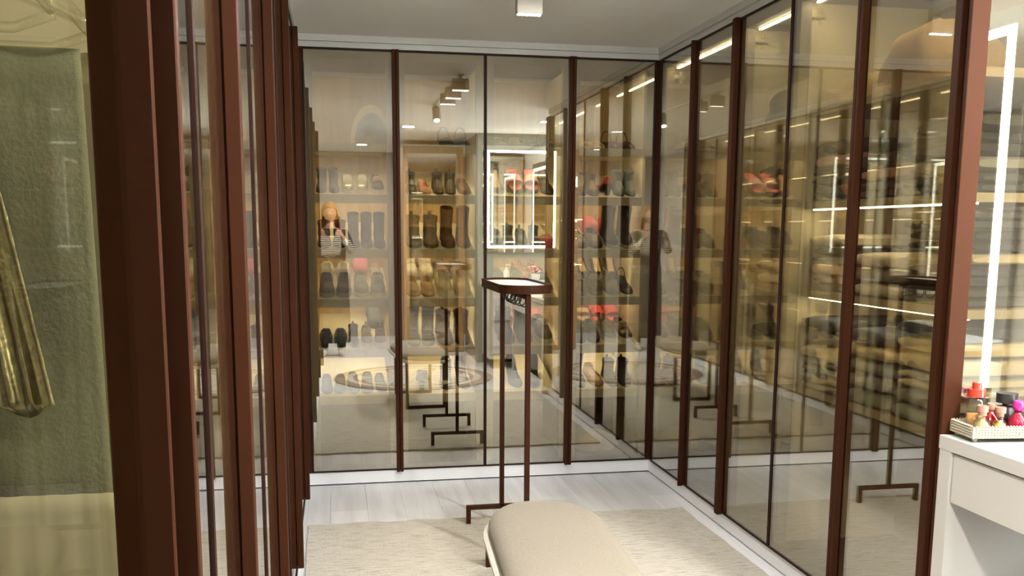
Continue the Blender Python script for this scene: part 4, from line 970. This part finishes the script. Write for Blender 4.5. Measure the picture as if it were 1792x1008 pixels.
for s_ in (-1, 1):
    hip = jv((s_ * .085, -.03, .88), .098, pel); kn = jv((s_ * .095, .0, .50), .078, hip); an = jv((s_ * .10, -.03, .10), .055, kn); ft = jv((s_ * .105, .06, .045), .042, an); jv((s_ * .11, .13, .035), .032, ft)
    sh = jv((s_ * .165, .0, 1.40), .062, ch); el = jv((s_ * .235, .10, 1.18), .050, sh); wr = jv((s_ * .135, .280, 1.350), .028, el)
    pm = jv((s_ * .118, .322, 1.392), (.028, .017), wr)
    for k in range(4):
        b = (s_ * (.104 - .004 * k), .347, 1.42 - .016 * k); f1 = jv(b, .0095, pm); f2 = jv((b[0] - s_ * .016, .3655, b[2] + .004), .0085, f1); jv((b[0] - s_ * .044, .3665, b[2] + .005), .0075, f2)
    t1 = jv((s_ * .102, .316, 1.425), .0105, pm); jv((s_ * .066, .324, 1.432), .009, t1)
me = skin_mesh(V, E_, Rr, 0, 2)
SKIN = C('skin', (.40, .225, .155), .55); BLK = C('black_cardigan', (.012, .012, .014), .8); WHT = C('white_cuff', (.7, .68, .64), .7)
zm, N, L = nt('zebra_stripe_knit'); b = N['Principled BSDF']; b.inputs['Roughness'].default_value = .8
tc = N.new('ShaderNodeTexCoord'); wv = N.new('ShaderNodeTexWave'); wv.bands_direction = 'Z'; wv.inputs['Scale'].default_value = 14; wv.inputs['Distortion'].default_value = 2.5; L.new(tc.outputs['Object'], wv.inputs['Vector'])
rp = N.new('ShaderNodeValToRGB'); rp.color_ramp.elements[0].position = .48; rp.color_ramp.elements[1].position = .52; rp.color_ramp.elements[0].color = (.015, .013, .012, 1); rp.color_ramp.elements[1].color = (.62, .55, .45, 1); L.new(wv.outputs[0], rp.inputs[0]); L.new(rp.outputs[0], b.inputs['Base Color'])
for m_ in (SKIN, BLK, zm, WHT): me.materials.append(m_)
phc = Vector((PX, PY + .345, 1.41))
for f in me.polygons:
    c = f.center; lx, ly = c.x - PX, c.y - PY; f.use_smooth = True
    if c.z < .10: f.material_index = 3
    elif ly > .285: f.material_index = 0
    elif ly > .235: f.material_index = 3
    elif c.z > 1.44: f.material_index = 0
    elif ly > .09 or (c.z > 1.08 and abs(lx) < .115 and ly > .02): f.material_index = 2 if c.z > 1.12 else 1
    else: f.material_index = 1
pr = empty('person', (0, 0, 0), 0, 'person in black cardigan and zebra-striped top holding a phone at chest height', 'person')
body = bpy.data.objects.new('body', me); COL.objects.link(body); body.parent = pr
# head: one shaped surface with brow, nose, lips and chin
mb = MB(); rings = []; hx, hy, hz = PX, PY + .045, 1.625
for i in range(25):
    t = PI * i / 24; z = -math.cos(t); ring = []
    for j in range(32):
        a = 2 * PI * j / 32; r = math.sin(t); x = r * math.cos(a) * .074; y = r * math.sin(a) * .094
        if z < -.1: k = 1 - .42 * ((-z - .1) / .9) ** 1.4; x *= k; y *= (k + .12 if y > 0 else k)
        fr = max(0, math.sin(a)) ** 6 * (r ** .5)
        y += fr * (.020 * math.exp(-((z + .18) / .13) ** 2) + .006 * math.exp(-((z + .52) / .07) ** 2) + .006 * math.exp(-((z - .22) / .10) ** 2) + .008 * math.exp(-((z + .85) / .12) ** 2))
        y -= .010 * math.exp(-((z - .05) / .10) ** 2) * math.exp(-((abs(x) - .030) / .014) ** 2) * (y > 0)
        ring.append((hx + x, hy + y, hz + z * .115))
    rings.append(ring)
mb.loft(rings); hd = mb.build('head', SKIN, pr, True)
for s_ in (-1, 1):
    mb = MB().lathe([(.0005, -.010), (.007, -.007), (.010, 0), (.007, .007), (.0005, .010)], (hx + s_ * .030, hy + .073, hz + .006), 12); mb.build('eye', C('eye_dark', (.05, .035, .025), .2), hd, True)
    mb = MB().lathe([(.001, -.030), (.010, -.022), (.014, .005), (.012, .022), (.001, .030)], (hx + s_ * .073, hy - .005, hz - .005), 10, sx=.5); mb.build('ear', SKIN, hd, True)
box('mouth', (hx - .021, hy + .079, hz - .064), (hx + .021, hy + .088, hz - .056), C('lips', (.35, .10, .09), .5), hd, .002)
HAIR = C('auburn_blond_hair', (.25, .125, .045), .55, var=.35, vscale=60, stretch=(1, 1, .05))
mb = MB(); rings = []
for i in range(22):
    f = i / 21; z = hz + .128 - f * .40; 
    if f < .32: u = f / .32; R1 = math.sqrt(max(0, 1 - (1 - u) ** 2)); wx, wy, cy = .090 * R1 + .004, .108 * R1 + .004, hy - .012
    else: u = (f - .32) / .68; wx, wy, cy = .094 + .030 * math.sin(u * PI * .8), .112 - .030 * u, hy - .012 - .020 * u
    ring = []
    for j in range(36):
        a = PI / 2 + .0 + 2 * PI * j / 36; fr = max(0, math.cos(a - PI / 2)); cut = 0
        if f > .20: cut = .105 * sst(.20, .34, f) * (fr > .45) * sst(.45, .80, fr)
        k = 1 + .025 * math.sin(9 * a + f * 5)
        ring.append((hx + wx * k * math.cos(a), cy + wy * k * math.sin(a) - cut * 1.15, z))
    rings.append(ring)
mb.loft(rings, True, True); hr = mb.build('hair', HAIR, pr, True)
mb = MB(); rings = []
for z, rx, ry in ((1.40, .150, .098), (1.30, .185, .125), (1.12, .165, .118), (.98, .185, .140), (.70, .200, .150), (.40, .205, .155), (.16, .205, .155), (.158, .190, .140), (.5, .180, .130)):
    rings.append([(PX + rx * math.cos(a), PY - .02 + ry * math.sin(a) * (1 + .04 * math.sin(6 * a)) * (1 - .75 * (z > 1.0) * sst(.35, .85, math.sin(a))), z) for a in [2 * PI * k / 32 for k in range(32)]])
mb.loft(rings, False, False).build('long_coat', BLK, pr, True)
ph = empty('mobile_phone', (PX - .002, -.0145, 1.413), 0, 'dark mobile phone held landscape in both hands of the person', 'phone')
box('phone_body', (-.074, -.004, -.036), (.074, .004, .036), BLACK, ph, .003); box('camera_bump', (.038, .004, .004), (.070, .0065, .034), BLACK, ph, .001); box('phone_screen', (-.070, -.0048, -.033), (.070, -.0041, .033), C('phone_glass', (.03, .03, .035), .05), ph)
